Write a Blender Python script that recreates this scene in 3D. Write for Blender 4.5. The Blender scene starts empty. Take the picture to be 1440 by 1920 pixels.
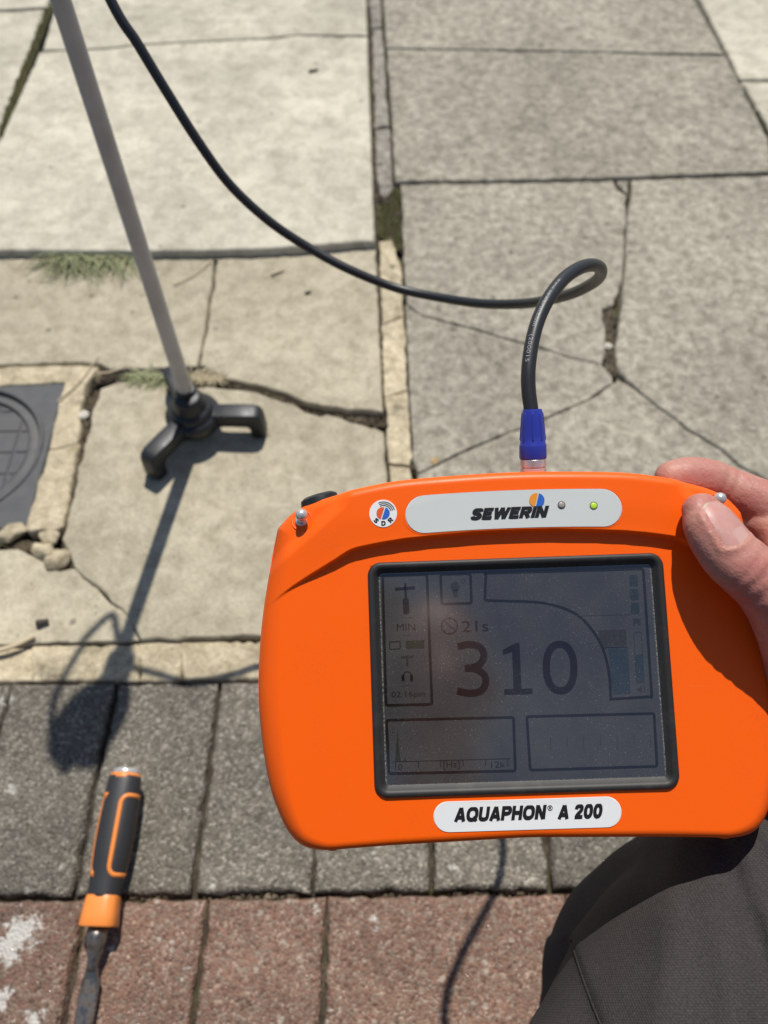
import bpy, bmesh, math, random
import numpy as np
from mathutils import Vector, Matrix, Quaternion, noise as mn
from mathutils.geometry import tessellate_polygon
rnd = random.Random(7)
SC = bpy.context.scene
COL = SC.collection

# ------------------------------------------------------------------ camera
FPX, CX, CY = 1442.0, 720.0, 960.0
PITCH = math.radians(58.0)
CD = np.array([0, math.cos(PITCH), -math.sin(PITCH)])
CU = np.array([0, math.sin(PITCH), math.cos(PITCH)])
CR = np.array([1.0, 0, 0])
CC = np.array([0, 0, 0.722])
cam_d = bpy.data.cameras.new('camera')
cam = bpy.data.objects.new('camera', cam_d)
COL.objects.link(cam)
cam.location = CC
cam.rotation_euler = (math.pi / 2 - PITCH, 0, 0)
cam_d.sensor_fit = 'VERTICAL'
cam_d.sensor_height = 36.0
cam_d.lens = 36.0 * FPX / 1920.0
cam_d.clip_start = 0.01
cam_d.clip_end = 500
cam_d.dof.use_dof = True
cam_d.dof.focus_distance = 0.337
cam_d.dof.aperture_fstop = cam_d.lens / 3.0
SC.camera = cam

# ------------------------------------------------------------------ sky, sun, exposure
ELEV = math.radians(60.4)
SAZ = math.atan2(0.075, 0.997)
SUN = Vector((math.sin(SAZ) * math.cos(ELEV), math.cos(SAZ) * math.cos(ELEV), math.sin(ELEV)))
world = bpy.data.worlds.new('World')
SC.world = world
world.use_nodes = True
wn = world.node_tree.nodes
wl = world.node_tree.links
bg = wn['Background']
sky = wn.new('ShaderNodeTexSky')
sky.sky_type = 'NISHITA'
sky.sun_disc = False
sky.sun_elevation = ELEV
sky.sun_rotation = SAZ
sky.air_density = 1.0
sky.dust_density = 0.5
wl.new(sky.outputs[0], bg.inputs[0])
bg.inputs[1].default_value = 0.076
sl = bpy.data.lights.new('sun', 'SUN')
sl.energy = 4.2
sl.angle = math.radians(0.53)
sl.color = (1.0, 0.955, 0.88)
so = bpy.data.objects.new('sun', sl)
COL.objects.link(so)
so.rotation_euler = (-SUN).to_track_quat('-Z', 'Y').to_euler()
so.location = SUN * 5
SC.view_settings.view_transform = 'Standard'
SC.view_settings.look = 'None'
SC.view_settings.gamma = 1.0
SC.view_settings.exposure = 0.14


# ------------------------------------------------------------------ helpers: projection
def ray(x, y):
    return CR * (x - CX) / FPX - CU * (y - CY) / FPX + CD


def G(x, y, z=0.0):
    """photo pixel -> point on the horizontal plane at height z"""
    v = ray(x, y)
    s = (z - CC[2]) / v[2]
    return CC + v * s


def PZ(x, y, Z):
    return CC + ray(x, y) * Z


# pose of the hand-held receiver (solved from its screen frame)
DC = np.array([0.06062903, 0.11963043, 0.39540816])
DU = np.array([0.99927164, 0.02411433, 0.02957521])
DV = np.array([-0.03446796, 0.90295112, 0.42835876])
DN = np.array([-0.01637538, -0.42906616, 0.90312462])


def dev(x, y, w=0.0):
    """photo pixel -> receiver coordinates in mm on the plane w (mm towards the viewer)"""
    v = ray(x, y)
    s = ((DC + DN * w * 1e-3 - CC) @ DN) / (v @ DN)
    P = CC + v * s - DC
    return np.array([P @ DU * 1e3, P @ DV * 1e3, w])


DMAT = Matrix(((DU[0], DV[0], DN[0], DC[0]), (DU[1], DV[1], DN[1], DC[1]), (DU[2], DV[2], DN[2], DC[2]), (0, 0, 0, 1)))


# ------------------------------------------------------------------ helpers: objects
def props(o, label=None, cat=None, group=None, kind=None):
    if label: o['label'] = label
    if cat: o['category'] = cat
    if group: o['group'] = group
    if kind: o['kind'] = kind
    return o


def empty(name, loc=(0, 0, 0), **k):
    o = bpy.data.objects.new(name, None)
    COL.objects.link(o)
    o.location = loc
    o.empty_display_size = 0.02
    return props(o, **k)


def mk(name, verts, faces, mat, parent=None, smooth=True, **k):
    """mesh object; verts in world coordinates, or in the parent's space when local=True"""
    local = k.pop('local', False)
    me = bpy.data.meshes.new(name)
    me.from_pydata([tuple(map(float, v)) for v in verts], [], [tuple(map(int, f)) for f in faces])
    me.update()
    if smooth:
        me.polygons.foreach_set('use_smooth', [True] * len(me.polygons))
    if mat: me.materials.append(mat)
    o = bpy.data.objects.new(name, me)
    COL.objects.link(o)
    if parent:
        o.parent = parent
        if not local:
            o.matrix_parent_inverse = world_mat(parent).inverted()
    return props(o, **k)


def world_mat(o):
    m = o.matrix_parent_inverse @ o.matrix_basis
    if o.parent: m = world_mat(o.parent) @ m
    return m


def fix_normals(o):
    bm = bmesh.new(); bm.from_mesh(o.data)
    bmesh.ops.recalc_face_normals(bm, faces=bm.faces[:])
    bm.to_mesh(o.data); bm.free()
    return o


def auto(o, ang=35):
    """smooth by angle: sharp edges marked in the mesh"""
    bm = bmesh.new(); bm.from_mesh(o.data)
    for e in bm.edges:
        if len(e.link_faces) == 2 and e.calc_face_angle(0) > math.radians(ang): e.smooth = False
    bm.to_mesh(o.data); bm.free()
    return o


def bevel(o, w, n=2, ang=40):
    m = o.modifiers.new('bevel', 'BEVEL')
    m.width = w; m.segments = n; m.limit_method = 'ANGLE'; m.angle_limit = math.radians(ang)
    return o


def bezpts(P, n):
    """Catmull-Rom through rows of P, n samples"""
    P = np.array(P, float)
    Q = np.vstack([2 * P[0] - P[1], P, 2 * P[-1] - P[-2]])
    seg = np.linalg.norm(np.diff(P[:, :3] if P.shape[1] > 2 else P, axis=0), axis=1)
    cum = np.concatenate([[0], np.cumsum(seg)])
    out = []
    for t in np.linspace(0, cum[-1], n):
        i = min(max(int(np.searchsorted(cum, t, side='right')) - 1, 0), len(P) - 2)
        f = (t - cum[i]) / max(seg[i], 1e-12)
        p0, p1, p2, p3 = Q[i], Q[i + 1], Q[i + 2], Q[i + 3]
        out.append(0.5 * ((2 * p1) + (-p0 + p2) * f + (2 * p0 - 5 * p1 + 4 * p2 - p3) * f * f + (-p0 + 3 * p1 - 3 * p2 + p3) * f ** 3))
    return np.array(out)


def loft(S, ref=(0, 0, 1), nseg=24, n=None, caps=True, expo=2.0):
    """S rows: x y z ra rb [roll]; ra is across, rb along ref. Rounded ends when caps."""
    S = np.array([tuple(r) + (r[3],) if len(r) == 4 else tuple(r) for r in S], float)
    if S.shape[1] == 4: S = np.hstack([S, S[:, 3:4]])
    if S.shape[1] == 5: S = np.hstack([S, np.zeros((len(S), 1))])
    if n: S = bezpts(S, n)
    T = np.gradient(S[:, :3], axis=0)
    T /= np.linalg.norm(T, axis=1)[:, None]
    if caps:
        pre, post = [], []
        for a in (80, 60, 40, 20):
            c, s = math.cos(math.radians(a)), math.sin(math.radians(a))
            q = S[0].copy(); q[:3] -= T[0] * s * min(q[3], q[4]); q[3:5] *= c; pre.append((q, T[0]))
        for a in (20, 40, 60, 80):
            c, s = math.cos(math.radians(a)), math.sin(math.radians(a))
            q = S[-1].copy(); q[:3] += T[-1] * s * min(q[3], q[4]); q[3:5] *= c; post.append((q, T[-1]))
        rows = pre + list(zip(S, T)) + post
    else:
        rows = list(zip(S, T))
    V, F = [], []
    for q, t in rows:
        b = np.array(ref, float); b = b - t * (b @ t); b /= np.linalg.norm(b)
        a = np.cross(b, t)
        cr, sr = math.cos(q[5]), math.sin(q[5])
        a2, b2 = a * cr + b * sr, -a * sr + b * cr
        for k in range(nseg):
            th = 2 * math.pi * k / nseg
            c, s = math.cos(th), math.sin(th)
            c = math.copysign(abs(c) ** (2 / expo), c); s = math.copysign(abs(s) ** (2 / expo), s)
            V.append(q[:3] + a2 * q[3] * c + b2 * q[4] * s)
    m = len(rows)
    for i in range(m - 1):
        for k in range(nseg):
            F.append((i * nseg + k, i * nseg + (k + 1) % nseg, (i + 1) * nseg + (k + 1) % nseg, (i + 1) * nseg + k))
    F.append(tuple(range(nseg))[::-1]); F.append(tuple((m - 1) * nseg + k for k in range(nseg)))
    return np.array(V), F


def merge(parts):
    V, F, o = [], [], 0
    for v, f in parts:
        V.append(np.asarray(v, float)); F += [tuple(i + o for i in q) for q in f]; o += len(v)
    return np.vstack(V), F


def lathe(profile, nseg=32, closed=True):
    """profile rows (r,z) about z"""
    V, F = [], []
    for r, z in profile:
        for k in range(nseg):
            a = 2 * math.pi * k / nseg
            V.append((r * math.cos(a), r * math.sin(a), z))
    m = len(profile)
    for i in range(m - 1):
        for k in range(nseg):
            F.append((i * nseg + k, i * nseg + (k + 1) % nseg, (i + 1) * nseg + (k + 1) % nseg, (i + 1) * nseg + k))
    if closed:
        F.append(tuple(range(nseg))[::-1]); F.append(tuple((m - 1) * nseg + k for k in range(nseg)))
    return np.array(V, float), F


def remesh(parts, voxel, smooth=6, fac=0.5):
    V, F = merge(parts)
    me = bpy.data.meshes.new('tmp'); me.from_pydata([tuple(v) for v in V], [], F); me.update()
    o = bpy.data.objects.new('tmp', me); COL.objects.link(o)
    m = o.modifiers.new('r', 'REMESH'); m.mode = 'VOXEL'; m.voxel_size = voxel
    s = o.modifiers.new('s', 'SMOOTH'); s.iterations = smooth; s.factor = fac
    dg = bpy.context.evaluated_depsgraph_get(); dg.update()
    e = bpy.data.meshes.new_from_object(o.evaluated_get(dg))
    n = len(e.vertices); co = np.empty(n * 3); e.vertices.foreach_get('co', co)
    fs = [tuple(p.vertices) for p in e.polygons]
    bpy.data.objects.remove(o); bpy.data.meshes.remove(me); bpy.data.meshes.remove(e)
    return co.reshape(-1, 3), fs


def textmesh(s, bold=0.0, shear=0.0, space=1.0):
    cu = bpy.data.curves.new('t', 'FONT'); cu.body = s; cu.size = 1; cu.shear = shear; cu.offset = bold
    cu.space_character = space; cu.resolution_u = 4
    o = bpy.data.objects.new('t', cu); COL.objects.link(o)
    dg = bpy.context.evaluated_depsgraph_get(); dg.update()
    e = bpy.data.meshes.new_from_object(o.evaluated_get(dg))
    V = np.array([v.co[:2] for v in e.vertices]); F = [tuple(p.vertices) for p in e.polygons]
    bpy.data.objects.remove(o); bpy.data.curves.remove(cu); bpy.data.meshes.remove(e)
    return V, F


# ------------------------------------------------------------------ helpers: materials
class Mat:
    def __init__(s, name):
        s.m = bpy.data.materials.new(name); s.m.use_nodes = True
        s.t = s.m.node_tree; s.b = s.t.nodes['Principled BSDF']
        s.pos = None

    def n(s, typ, ins=None, **p):
        d = s.t.nodes.new('ShaderNode' + typ)
        for k, v in p.items(): setattr(d, k, v)
        for k, v in (ins or {}).items(): s.set(d, k, v)
        return d

    def set(s, d, k, v):
        i = d.inputs[k]
        if isinstance(v, bpy.types.NodeSocket): s.t.links.new(v, i)
        elif isinstance(v, bpy.types.Node): s.t.links.new(v.outputs[0], i)
        else:
            if isinstance(v, (tuple, list)) and len(v) == 3 and len(i.default_value) == 4: v = (*v, 1)
            i.default_value = v

    def P(s, **k):
        for a, v in k.items(): s.set(s.b, a.replace('_', ' '), v)
        return s

    def where(s):
        if s.pos is None: s.pos = s.n('NewGeometry').outputs['Position']
        return s.pos

    def obj(s):
        return s.n('TexCoord').outputs['Object']

    def noise(s, scale, detail=4, rough=0.55, vec=None, dist=0.0):
        return s.n('TexNoise', {'Vector': vec or s.where(), 'Scale': scale, 'Detail': detail, 'Roughness': rough, 'Distortion': dist}).outputs[0]

    def voro(s, scale, out='Distance', vec=None, rand=1.0, **p):
        return s.n('TexVoronoi', {'Vector': vec or s.where(), 'Scale': scale, 'Randomness': rand}, **p).outputs[out]

    def ramp(s, fac, *stops, interp='LINEAR'):
        r = s.n('ValToRGB'); r.color_ramp.interpolation = interp
        e = r.color_ramp.elements
        while len(e) < len(stops): e.new(0.5)
        for k, (p, c) in enumerate(stops):
            e[k].position = p
            e[k].color = (c, c, c, 1) if isinstance(c, (int, float)) else (*c, 1)
        s.set(r, 'Fac', fac)
        return r.outputs[0]

    def mix(s, fac, a, b, blend='MIX'):
        d = s.n('Mix', data_type='RGBA', blend_type=blend)
        s.set(d, 0, fac); s.set(d, 6, a); s.set(d, 7, b)
        return d.outputs[2]

    def math(s, op, a, b=0.0, clamp=False):
        d = s.n('Math', operation=op, use_clamp=clamp); s.set(d, 0, a); s.set(d, 1, b)
        return d.outputs[0]

    def bump(s, h, strength, dist, normal=None):
        d = s.n('Bump', {'Height': h, 'Strength': strength, 'Distance': dist})
        if normal: s.set(d, 'Normal', normal)
        return d.outputs[0]


def plain(name, col, rough=0.5, metal=0.0, **k):
    M = Mat(name); M.P(Base_Color=col, Roughness=rough, Metallic=metal, **k)
    return M.m


def stone(name, dark, light, mottle=60, contrast=(0.35, 0.68), pit=0.5, bump=0.6, grains=0.35, stain=(0.30, 0.26, 0.19), stainamt=0.35):
    M = Mat(name)
    a = M.noise(mottle, 7, 0.62, dist=0.4)
    base = M.ramp(a, (contrast[0], dark), (contrast[1], light))
    big = M.noise(5.5, 4, 0.6)
    base = M.mix(1.0, base, M.ramp(big, (0.3, 0.77), (0.7, 1.10)), 'MULTIPLY')
    st = M.ramp(M.noise(13, 6, 0.7), (0.56, 0.0), (0.72, 1.0))
    base = M.mix(M.math('MULTIPLY', st, stainamt), base, stain)
    g = M.voro(420, 'Color')
    gv = M.n('SeparateColor', {'Color': g}).outputs[0]
    base = M.mix(grains, base, M.ramp(gv, (0.0, 0.55), (0.5, 1.0), (1.0, 1.35)), 'MULTIPLY')
    # pits and pock marks
    pd = M.voro(34); pc = M.n('SeparateColor', {'Color': M.voro(34, 'Color')}).outputs[1]
    pm = M.math('MULTIPLY', M.ramp(pd, (0.07, 1.0), (0.17, 0.0)), M.ramp(pc, (0.72, 0.0), (0.8, 1.0)))
    fm = M.math('MULTIPLY', M.ramp(M.voro(95), (0.08, 1.0), (0.22, 0.0)), M.ramp(M.n('SeparateColor', {'Color': M.voro(95, 'Color')}).outputs[0], (0.6, 0.0), (0.75, 1.0)))
    pm = M.math('MAXIMUM', pm, M.math('MULTIPLY', fm, 0.6))
    base = M.mix(M.math('MULTIPLY', pm, pit), base, tuple(c * 0.35 for c in dark))
    mp = M.n('Mapping', {'Vector': M.where(), 'Rotation': (0, 0, .5), 'Scale': (9.0, 60.0, 9.0)}).outputs[0]
    stx = M.ramp(M.noise(1.0, 5, .7, mp), (.60, 0.), (.78, .5))
    base = M.mix(stx, base, tuple(c * .72 for c in dark))
    rv = M.n('ObjectInfo').outputs['Random']
    base = M.mix(1.0, base, M.ramp(rv, (0.0, 0.93), (1.0, 1.05)), 'MULTIPLY')
    h = M.math('ADD', M.math('MULTIPLY', a, 0.7), M.math('MULTIPLY', M.noise(330, 4, 0.7), 0.35))
    h = M.math('SUBTRACT', h, M.math('MULTIPLY', pm, 0.8))
    M.P(Base_Color=base, Roughness=0.85, Normal=M.bump(h, bump, 0.0016))
    M.b.inputs['Specular IOR Level'].default_value = 0.3
    return M.m


def aggregate(name, cols, lich=(0.62, 0.60, 0.55), lichamt=0.5, spots=()):
    """exposed-aggregate concrete block"""
    M = Mat(name)
    wp = M.where()
    c1 = M.n('SeparateColor', {'Color': M.voro(430, 'Color')}).outputs[0]
    col = M.ramp(c1, *[(i / (len(cols) - 1), c) for i, c in enumerate(cols)])
    c2 = M.n('SeparateColor', {'Color': M.voro(760, 'Color')}).outputs[1]
    col = M.mix(0.5, col, M.ramp(c2, (0, 0.55), (1, 1.35)), 'MULTIPLY')
    big = M.noise(9, 5, 0.65)
    col = M.mix(1.0, col, M.ramp(big, (0.3, 0.78), (0.7, 1.12)), 'MULTIPLY')
    mid = M.noise(70, 4, 0.6)
    col = M.mix(1.0, col, M.ramp(mid, (0.3, 0.82), (0.7, 1.12)), 'MULTIPLY')
    # occasional pale pebbles
    pc = M.n('SeparateColor', {'Color': M.voro(150, 'Color')}).outputs[2]
    pm = M.math('MULTIPLY', M.ramp(pc, (0.95, 0.0), (0.97, 1.0)), M.ramp(M.voro(150), (0.25, 1.0), (0.42, 0.0)))
    col = M.mix(M.math('MULTIPLY', pm, 0.6), col, (0.44, 0.40, 0.34))
    lm = M.math('MULTIPLY', M.ramp(M.noise(21, 8, 0.72, dist=0.3), (0.66, 0.0), (0.70, 1.0)), M.ramp(M.noise(120, 5, 0.7), (0.36, 0.0), (0.55, 1.0)))
    for (x_, y_), r_ in spots:
        g_ = G(x_, y_)
        dv_ = M.n('VectorMath', {0: wp, 1: tuple(g_)}, operation='DISTANCE').outputs['Value']
        near_ = M.math('SUBTRACT', M.noise(95, 7, .75, dist=.5), M.math('MULTIPLY', dv_, .34 / r_))
        lm = M.math('MAXIMUM', lm, M.ramp(near_, (.30, 0.), (.35, 1.)))
    col = M.mix(M.math('MULTIPLY', lm, lichamt), col, lich)
    rv = M.n('ObjectInfo').outputs['Random']
    col = M.mix(1.0, col, M.ramp(rv, (0.0, 0.80), (1.0, 1.14)), 'MULTIPLY')
    h = M.math('ADD', M.math('MULTIPLY', M.voro(430), -0.8), M.math('MULTIPLY', M.noise(500, 3, 0.7), 0.35))
    h = M.math('ADD', h, M.math('MULTIPLY', mid, 0.6))
    ro = M.ramp(M.n('SeparateColor', {'Color': M.voro(430, 'Color')}).outputs[2], (0.90, 0.8), (0.95, 0.15))
    M.P(Base_Color=col, Roughness=ro, Normal=M.bump(h, 0.75, 0.0022))
    M.b.inputs['Specular IOR Level'].default_value = 0.45
    return M.m


m_slab_pale = stone('pale_slab', (0.375, 0.342, 0.262), (0.56, 0.52, 0.415), 38, (0.28, 0.60), 0.65, 0.45, 0.25, stainamt=0.22)
m_slab_buff = stone('buff_slab', (0.33, 0.288, 0.20), (0.50, 0.445, 0.33), 42, (0.28, 0.60), 0.7, 0.5, 0.3, stainamt=0.3)
m_slab_grey = stone('grey_slab', (0.220, 0.198, 0.152), (0.435, 0.398, 0.318), 72, (0.35, 0.65), 0.6, 0.8, 0.45, stainamt=0.25)
m_mortar_yellow = stone('yellow_mortar', (0.36, 0.30, 0.19), (0.62, 0.53, 0.37), 60, (0.32, 0.62), 0.9, 1.0, 0.4, stain=(0.13, 0.11, 0.075), stainamt=0.95)
m_mortar_grey = stone('grey_mortar', (0.17, 0.15, 0.125), (0.40, 0.375, 0.325), 70, (0.3, 0.7), 0.8, 1.0, 0.5, stain=(0.07, 0.06, 0.035), stainamt=0.8)
m_pav_grey = aggregate('grey_block', [(0.105, 0.092, 0.070), (0.155, 0.137, 0.107), (0.185, 0.164, 0.129), (0.205, 0.183, 0.145), (0.38, 0.345, 0.285)], lichamt=0.7, spots=[((8, 1310), .012), ((20, 1480), .012), ((372, 1630), .012), ((375, 1472), .009), ((315, 1512), .006), ((50, 1665), .010), ((398, 1665), .008), ((108, 1625), .007), ((850, 1625), .008), ((1070, 1625), .008)])
m_pav_red = aggregate('red_block', [(0.105, 0.060, 0.043), (0.19, 0.103, 0.072), (0.235, 0.135, 0.096), (0.195, 0.118, 0.084), (0.20, 0.150, 0.112), (0.34, 0.25, 0.19)], lichamt=0.85, spots=[((35, 1745), .026), ((10, 1780), .018), ((8, 1870), .014), ((60, 1910), .014), ((367, 1700), .011), ((205, 1780), .010), ((345, 1825), .009), ((590, 1700), .012), ((705, 1728), .010), ((285, 1705), .007), ((870, 1682), .008)])

M = Mat('joint_soil')
a = M.noise(55, 6, 0.7)
c = M.ramp(a, (0.25, (0.016, 0.012, 0.008)), (0.5, (0.06, 0.046, 0.03)), (0.75, (0.15, 0.12, 0.08)))
mo = M.ramp(M.noise(16, 4, 0.6), (0.55, 0.0), (0.66, 1.0))
c = M.mix(M.math('MULTIPLY', mo, 0.75), c, M.mix(M.noise(300, 3), (0.03, 0.04, 0.008), (0.11, 0.12, 0.03)))
M.P(Base_Color=c, Roughness=0.95, Normal=M.bump(M.math('ADD', a, M.math('MULTIPLY', M.noise(260, 4, 0.7), 0.5)), 1.0, 0.006))
m_soil = M.m
M = Mat('moss')
c = M.ramp(M.noise(260, 4, 0.7), (0.3, (0.045, 0.05, 0.012)), (0.55, (0.13, 0.125, 0.04)), (0.75, (0.26, 0.22, 0.11)))
M.P(Base_Color=c, Roughness=0.95, Normal=M.bump(M.noise(420, 4, 0.7), 1.0, 0.004))
m_moss = M.m

# ================================================================== SETTING
soil = [(-40, -40), (40, -40), (40, 40), (-40, 40)]
ground = mk('ground', [(x, y, -0.016) for x, y in soil], [(0, 1, 2, 3)], m_soil, smooth=False, kind='structure',
            label='dark soil and sand bed showing in the joints between the slabs')
pavement = empty('pavement', kind='structure', label='old concrete slab pavement with cracks and mossy joints')
paving = empty('block_paving', kind='structure', label='block paving edge with one grey row and red rows')


def area2(P):
    return sum(P[i][0] * P[(i + 1) % len(P)][1] - P[(i + 1) % len(P)][0] * P[i][1] for i in range(len(P)))


def slab(name, pts, z, mat, parent, gap=0.0025, rough=0.0012, bev=0.003, thick=0.035, step=0.006, seed=0, px=True, tilt=(0, 0), rfreq=60.0):
    """stone piece with its own uneven outline, worn edge and depth"""
    P = [tuple(G(x, y, z)[:2]) for x, y in pts] if px else [tuple(p) for p in pts]
    if area2(P) < 0: P = P[::-1]
    Q = []
    for i in range(len(P)):
        a = np.array(P[i]); b = np.array(P[(i + 1) % len(P)]); L = np.linalg.norm(b - a)
        k = max(1, int(L / step))
        clear = bev * 1.7 + abs(gap) + rough * 2
        for j in range(k):
            if j and (L * j / k < clear or L * (k - j) / k < clear): continue
            Q.append(a + (b - a) * j / k)
    Q = np.array(Q); n = len(Q)
    t = np.roll(Q, -1, 0) - np.roll(Q, 1, 0); t /= np.linalg.norm(t, axis=1)[:, None] + 1e-12
    nrm = np.stack([-t[:, 1], t[:, 0]], 1)                   # inward for CCW
    off = np.array([gap + rough * (mn.noise(Vector((q[0] * rfreq, q[1] * rfreq, seed * 3.7))) + 0.9 * mn.noise(Vector((q[0] * 150, q[1] * 150, seed + 9.1)))
                    + 1.6 * max(0, mn.noise(Vector((q[0] * 24, q[1] * 24, seed + 4.4))) - 0.25)) for q in Q])
    bw = np.array([bev * (0.75 + 0.9 * abs(mn.noise(Vector((q[0] * 45, q[1] * 45, seed + 2.2))))) for q in Q])
    cen = Q.mean(0)

    def zz(R): return z + (R[:, 0] - cen[0]) * tilt[0] + (R[:, 1] - cen[1]) * tilt[1]
    o0 = Q + nrm * off[:, None]; o1 = o0 + nrm * (bw * 0.4)[:, None]; o2 = o0 + nrm * bw[:, None]
    V = [(*p, h - thick) for p, h in zip(o0, zz(o0))]
    V += [(*p, h - b) for p, h, b in zip(o0, zz(o0), bw)]
    V += [(*p, h - b * 0.3) for p, h, b in zip(o1, zz(o1), bw)]
    V += [(*p, h) for p, h in zip(o2, zz(o2))]
    F = []
    for r in range(3):
        for i in range(n):
            j = (i + 1) % n
            F.append((r * n + i, r * n + j, (r + 1) * n + j, (r + 1) * n + i))
    nf = len(F)
    tri = tessellate_polygon([[Vector((v[0], v[1], 0)) for v in V[3 * n:]]])
    F += [tuple(3 * n + i for i in (t_ if area2([V[3 * n + i] for i in t_]) > 0 else t_[::-1])) for t_ in tri]
    o = mk(name, V, F, mat, parent)
    for k in range(nf, len(F)): o.data.polygons[k].use_smooth = False
    return o


joint1 = [(72, 96), (115, 94), (160, 92), (205, 90), (240, 85), (350, 78), (520, 70), (555, 65), (690, 68)]
lineL = lambda y: 95 - 0.38 * y
# --- left column
slab('paving_slab', [(100, -6), (lineL(-420), -420), (lineL(-420) - 700, -420), (-900, 20), (-95, 20), (20, 18), (92, 14)], 0.006, m_slab_pale, pavement, 0.003, seed=1)
slab('paving_slab', [(92, 16), (20, 20), (-95, 22), (-900, 22), (-900, 520), (-110, 520), (0, 250), (40, 145)], 0.005, m_slab_pale, pavement, 0.003, seed=2)
slab('paving_slab', [(112, -20), (lineL(-420) + 16, -420), (672, -420), (684, -150), (690, 66)] + joint1[::-1][1:-1] + [(78, 94)], 0.011, m_slab_pale, pavement, 0.0012, seed=3)
slab('paving_slab', joint1[:] + [(692, 140), (697, 250), (700, 340), (704, 452), (500, 467), (360, 471), (250, 472), (0, 470), (-105, 469), (-40, 345), (12, 230)], 0.012, m_slab_pale, pavement, 0.0012, bev=0.004, seed=4)
crackA = [(402, 484), (400, 530), (392, 570), (387, 615), (377, 655), (372, 688)]
slab('paving_slab', [(-420, 478), (0, 481)] + crackA + [(320, 690), (245, 694), (205, 694), (186, 683), (150, 681), (0, 685), (-520, 690)], 0.0, m_slab_buff, pavement, 0.0012, 0.0016, seed=5)
slab('paving_slab', crackA[::-1] + [(404, 484), (560, 478), (706, 464), (712, 600), (721, 773), (650, 768), (575, 757), (530, 737), (480, 722), (425, 711), (380, 689)], 0.0, m_slab_buff, pavement, 0.0014, 0.0020, seed=6)
crackB = [(139, 1064), (156, 1085), (180, 1103), (208, 1130), (243, 1158), (262, 1201)]
slab('paving_slab', [(180, 745), (188, 728), (222, 716), (280, 713), (360, 724), (430, 725), (480, 734), (530, 750), (575, 769), (640, 782), (722, 806), (729, 890), (744, 1192), (476, 1194), (382, 1198), (295, 1201)] + crackB[::-1] + [(128, 1040), (116, 1010), (130, 945), (150, 860), (172, 770)], 0.001, m_slab_buff, pavement, 0.0012, 0.0030, seed=7)
slab('paving_slab', crackB + [(215, 1203), (121, 1204), (0, 1209), (-420, 1222), (-420, 1032), (0, 1029), (35, 1029), (59, 1041), (83, 1055), (111, 1071)], -0.0003, m_slab_buff, pavement, 0.0, 0.0012, 0.0015, seed=8)
# --- right column
slab('paving_slab', [(714, -420), (1095, -420), (1300, -6), (1358, 100), (1224, 99), (1155, 97), (828, 91), (724, 89), (718, 0)], 0.004, m_slab_grey, pavement, 0.0005, seed=11)
slab('paving_slab', [(724, 90), (828, 92), (1155, 98), (1224, 101), (1360, 104), (1385, 150), (1410, 200), (1442, 258), (1448, 322), (1155, 333), (944, 338), (740, 340), (732, 200)], 0.005, m_slab_grey, pavement, 0.0008, 0.0018, seed=12)
slab('paving_slab', [(1105, -420), (1900, -420), (2300, 150), (1387, 149), (1362, 98), (1312, 0)], 0.0, m_slab_pale, pavement, 0.002, seed=13)
slab('paving_slab', [(1390, 152), (2300, 153), (2300, 330), (1462, 322), (1446, 250)], 0.0, m_slab_pale, pavement, 0.002, seed=14)
crackC = [(1177, 366), (1176, 395), (1173, 450), (1170, 519), (1162, 588), (1152, 651)]
crackD = [(760, 571), (791, 592), (859, 609), (944, 633), (1018, 654), (1070, 670), (1130, 684)]
slab('paving_slab', [(750, 344), (944, 342), (1150, 337), (1160, 355)] + crackC[:4] + [(1152, 572), (1132, 580), (1136, 612), (1140, 660)] + crackD[::-1], 0.001, m_slab_grey, pavement, 0.0014, 0.0018, seed=15)
slab('paving_slab', [(1154, 338), (1180, 337), (1179, 365), (1168, 360)], -0.001, m_slab_grey, pavement, 0.0012, 0.001, seed=16)
crackE = [(1158, 694), (1187, 725), (1234, 762), (1287, 804), (1350, 841), (1387, 873), (1440, 902), (1700, 1040)]
slab('paving_slab', [(1184, 336), (1450, 327), (2100, 310), (2100, 1060)] + crackE[::-1] + crackC[::-1][:-1] + [(1182, 366)], 0.003, m_slab_grey, pavement, 0.0014, 0.0018, seed=17)
crackF = [(1150, 718), (1102, 749), (1018, 787), (933, 819), (838, 861), (782, 888)]
slab('paving_slab', crackD + [(1148, 704)] + crackF + [(774, 862), (766, 720)], 0.0, m_slab_grey, pavement, 0.0006, 0.0014, 0.002, seed=18)
slab('paving_slab', crackF[::-1] + [(1160, 712)] + crackE[1:] + [(1720, 1190), (800, 1188), (786, 960)], -0.0004, m_slab_grey, pavement, 0.0005, 0.0016, 0.002, seed=19)
# --- further slabs out of frame
for k, (x0, x1) in enumerate(((-1.75, -1.02), (-1.0, -0.26), (-0.2, 0.42), (0.44, 1.04), (1.06, 1.7))):
    for j in range(2):
        slab('paving_slab', [(x0, 2.32 + 0.66 * j), (x1, 2.32 + 0.66 * j), (x1, 2.96 + 0.66 * j), (x0, 2.96 + 0.66 * j)], 0.004, m_slab_pale if k < 2 else m_slab_grey, pavement, 0.004, px=False, step=0.03, seed=30 + k + 7 * j)
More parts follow.
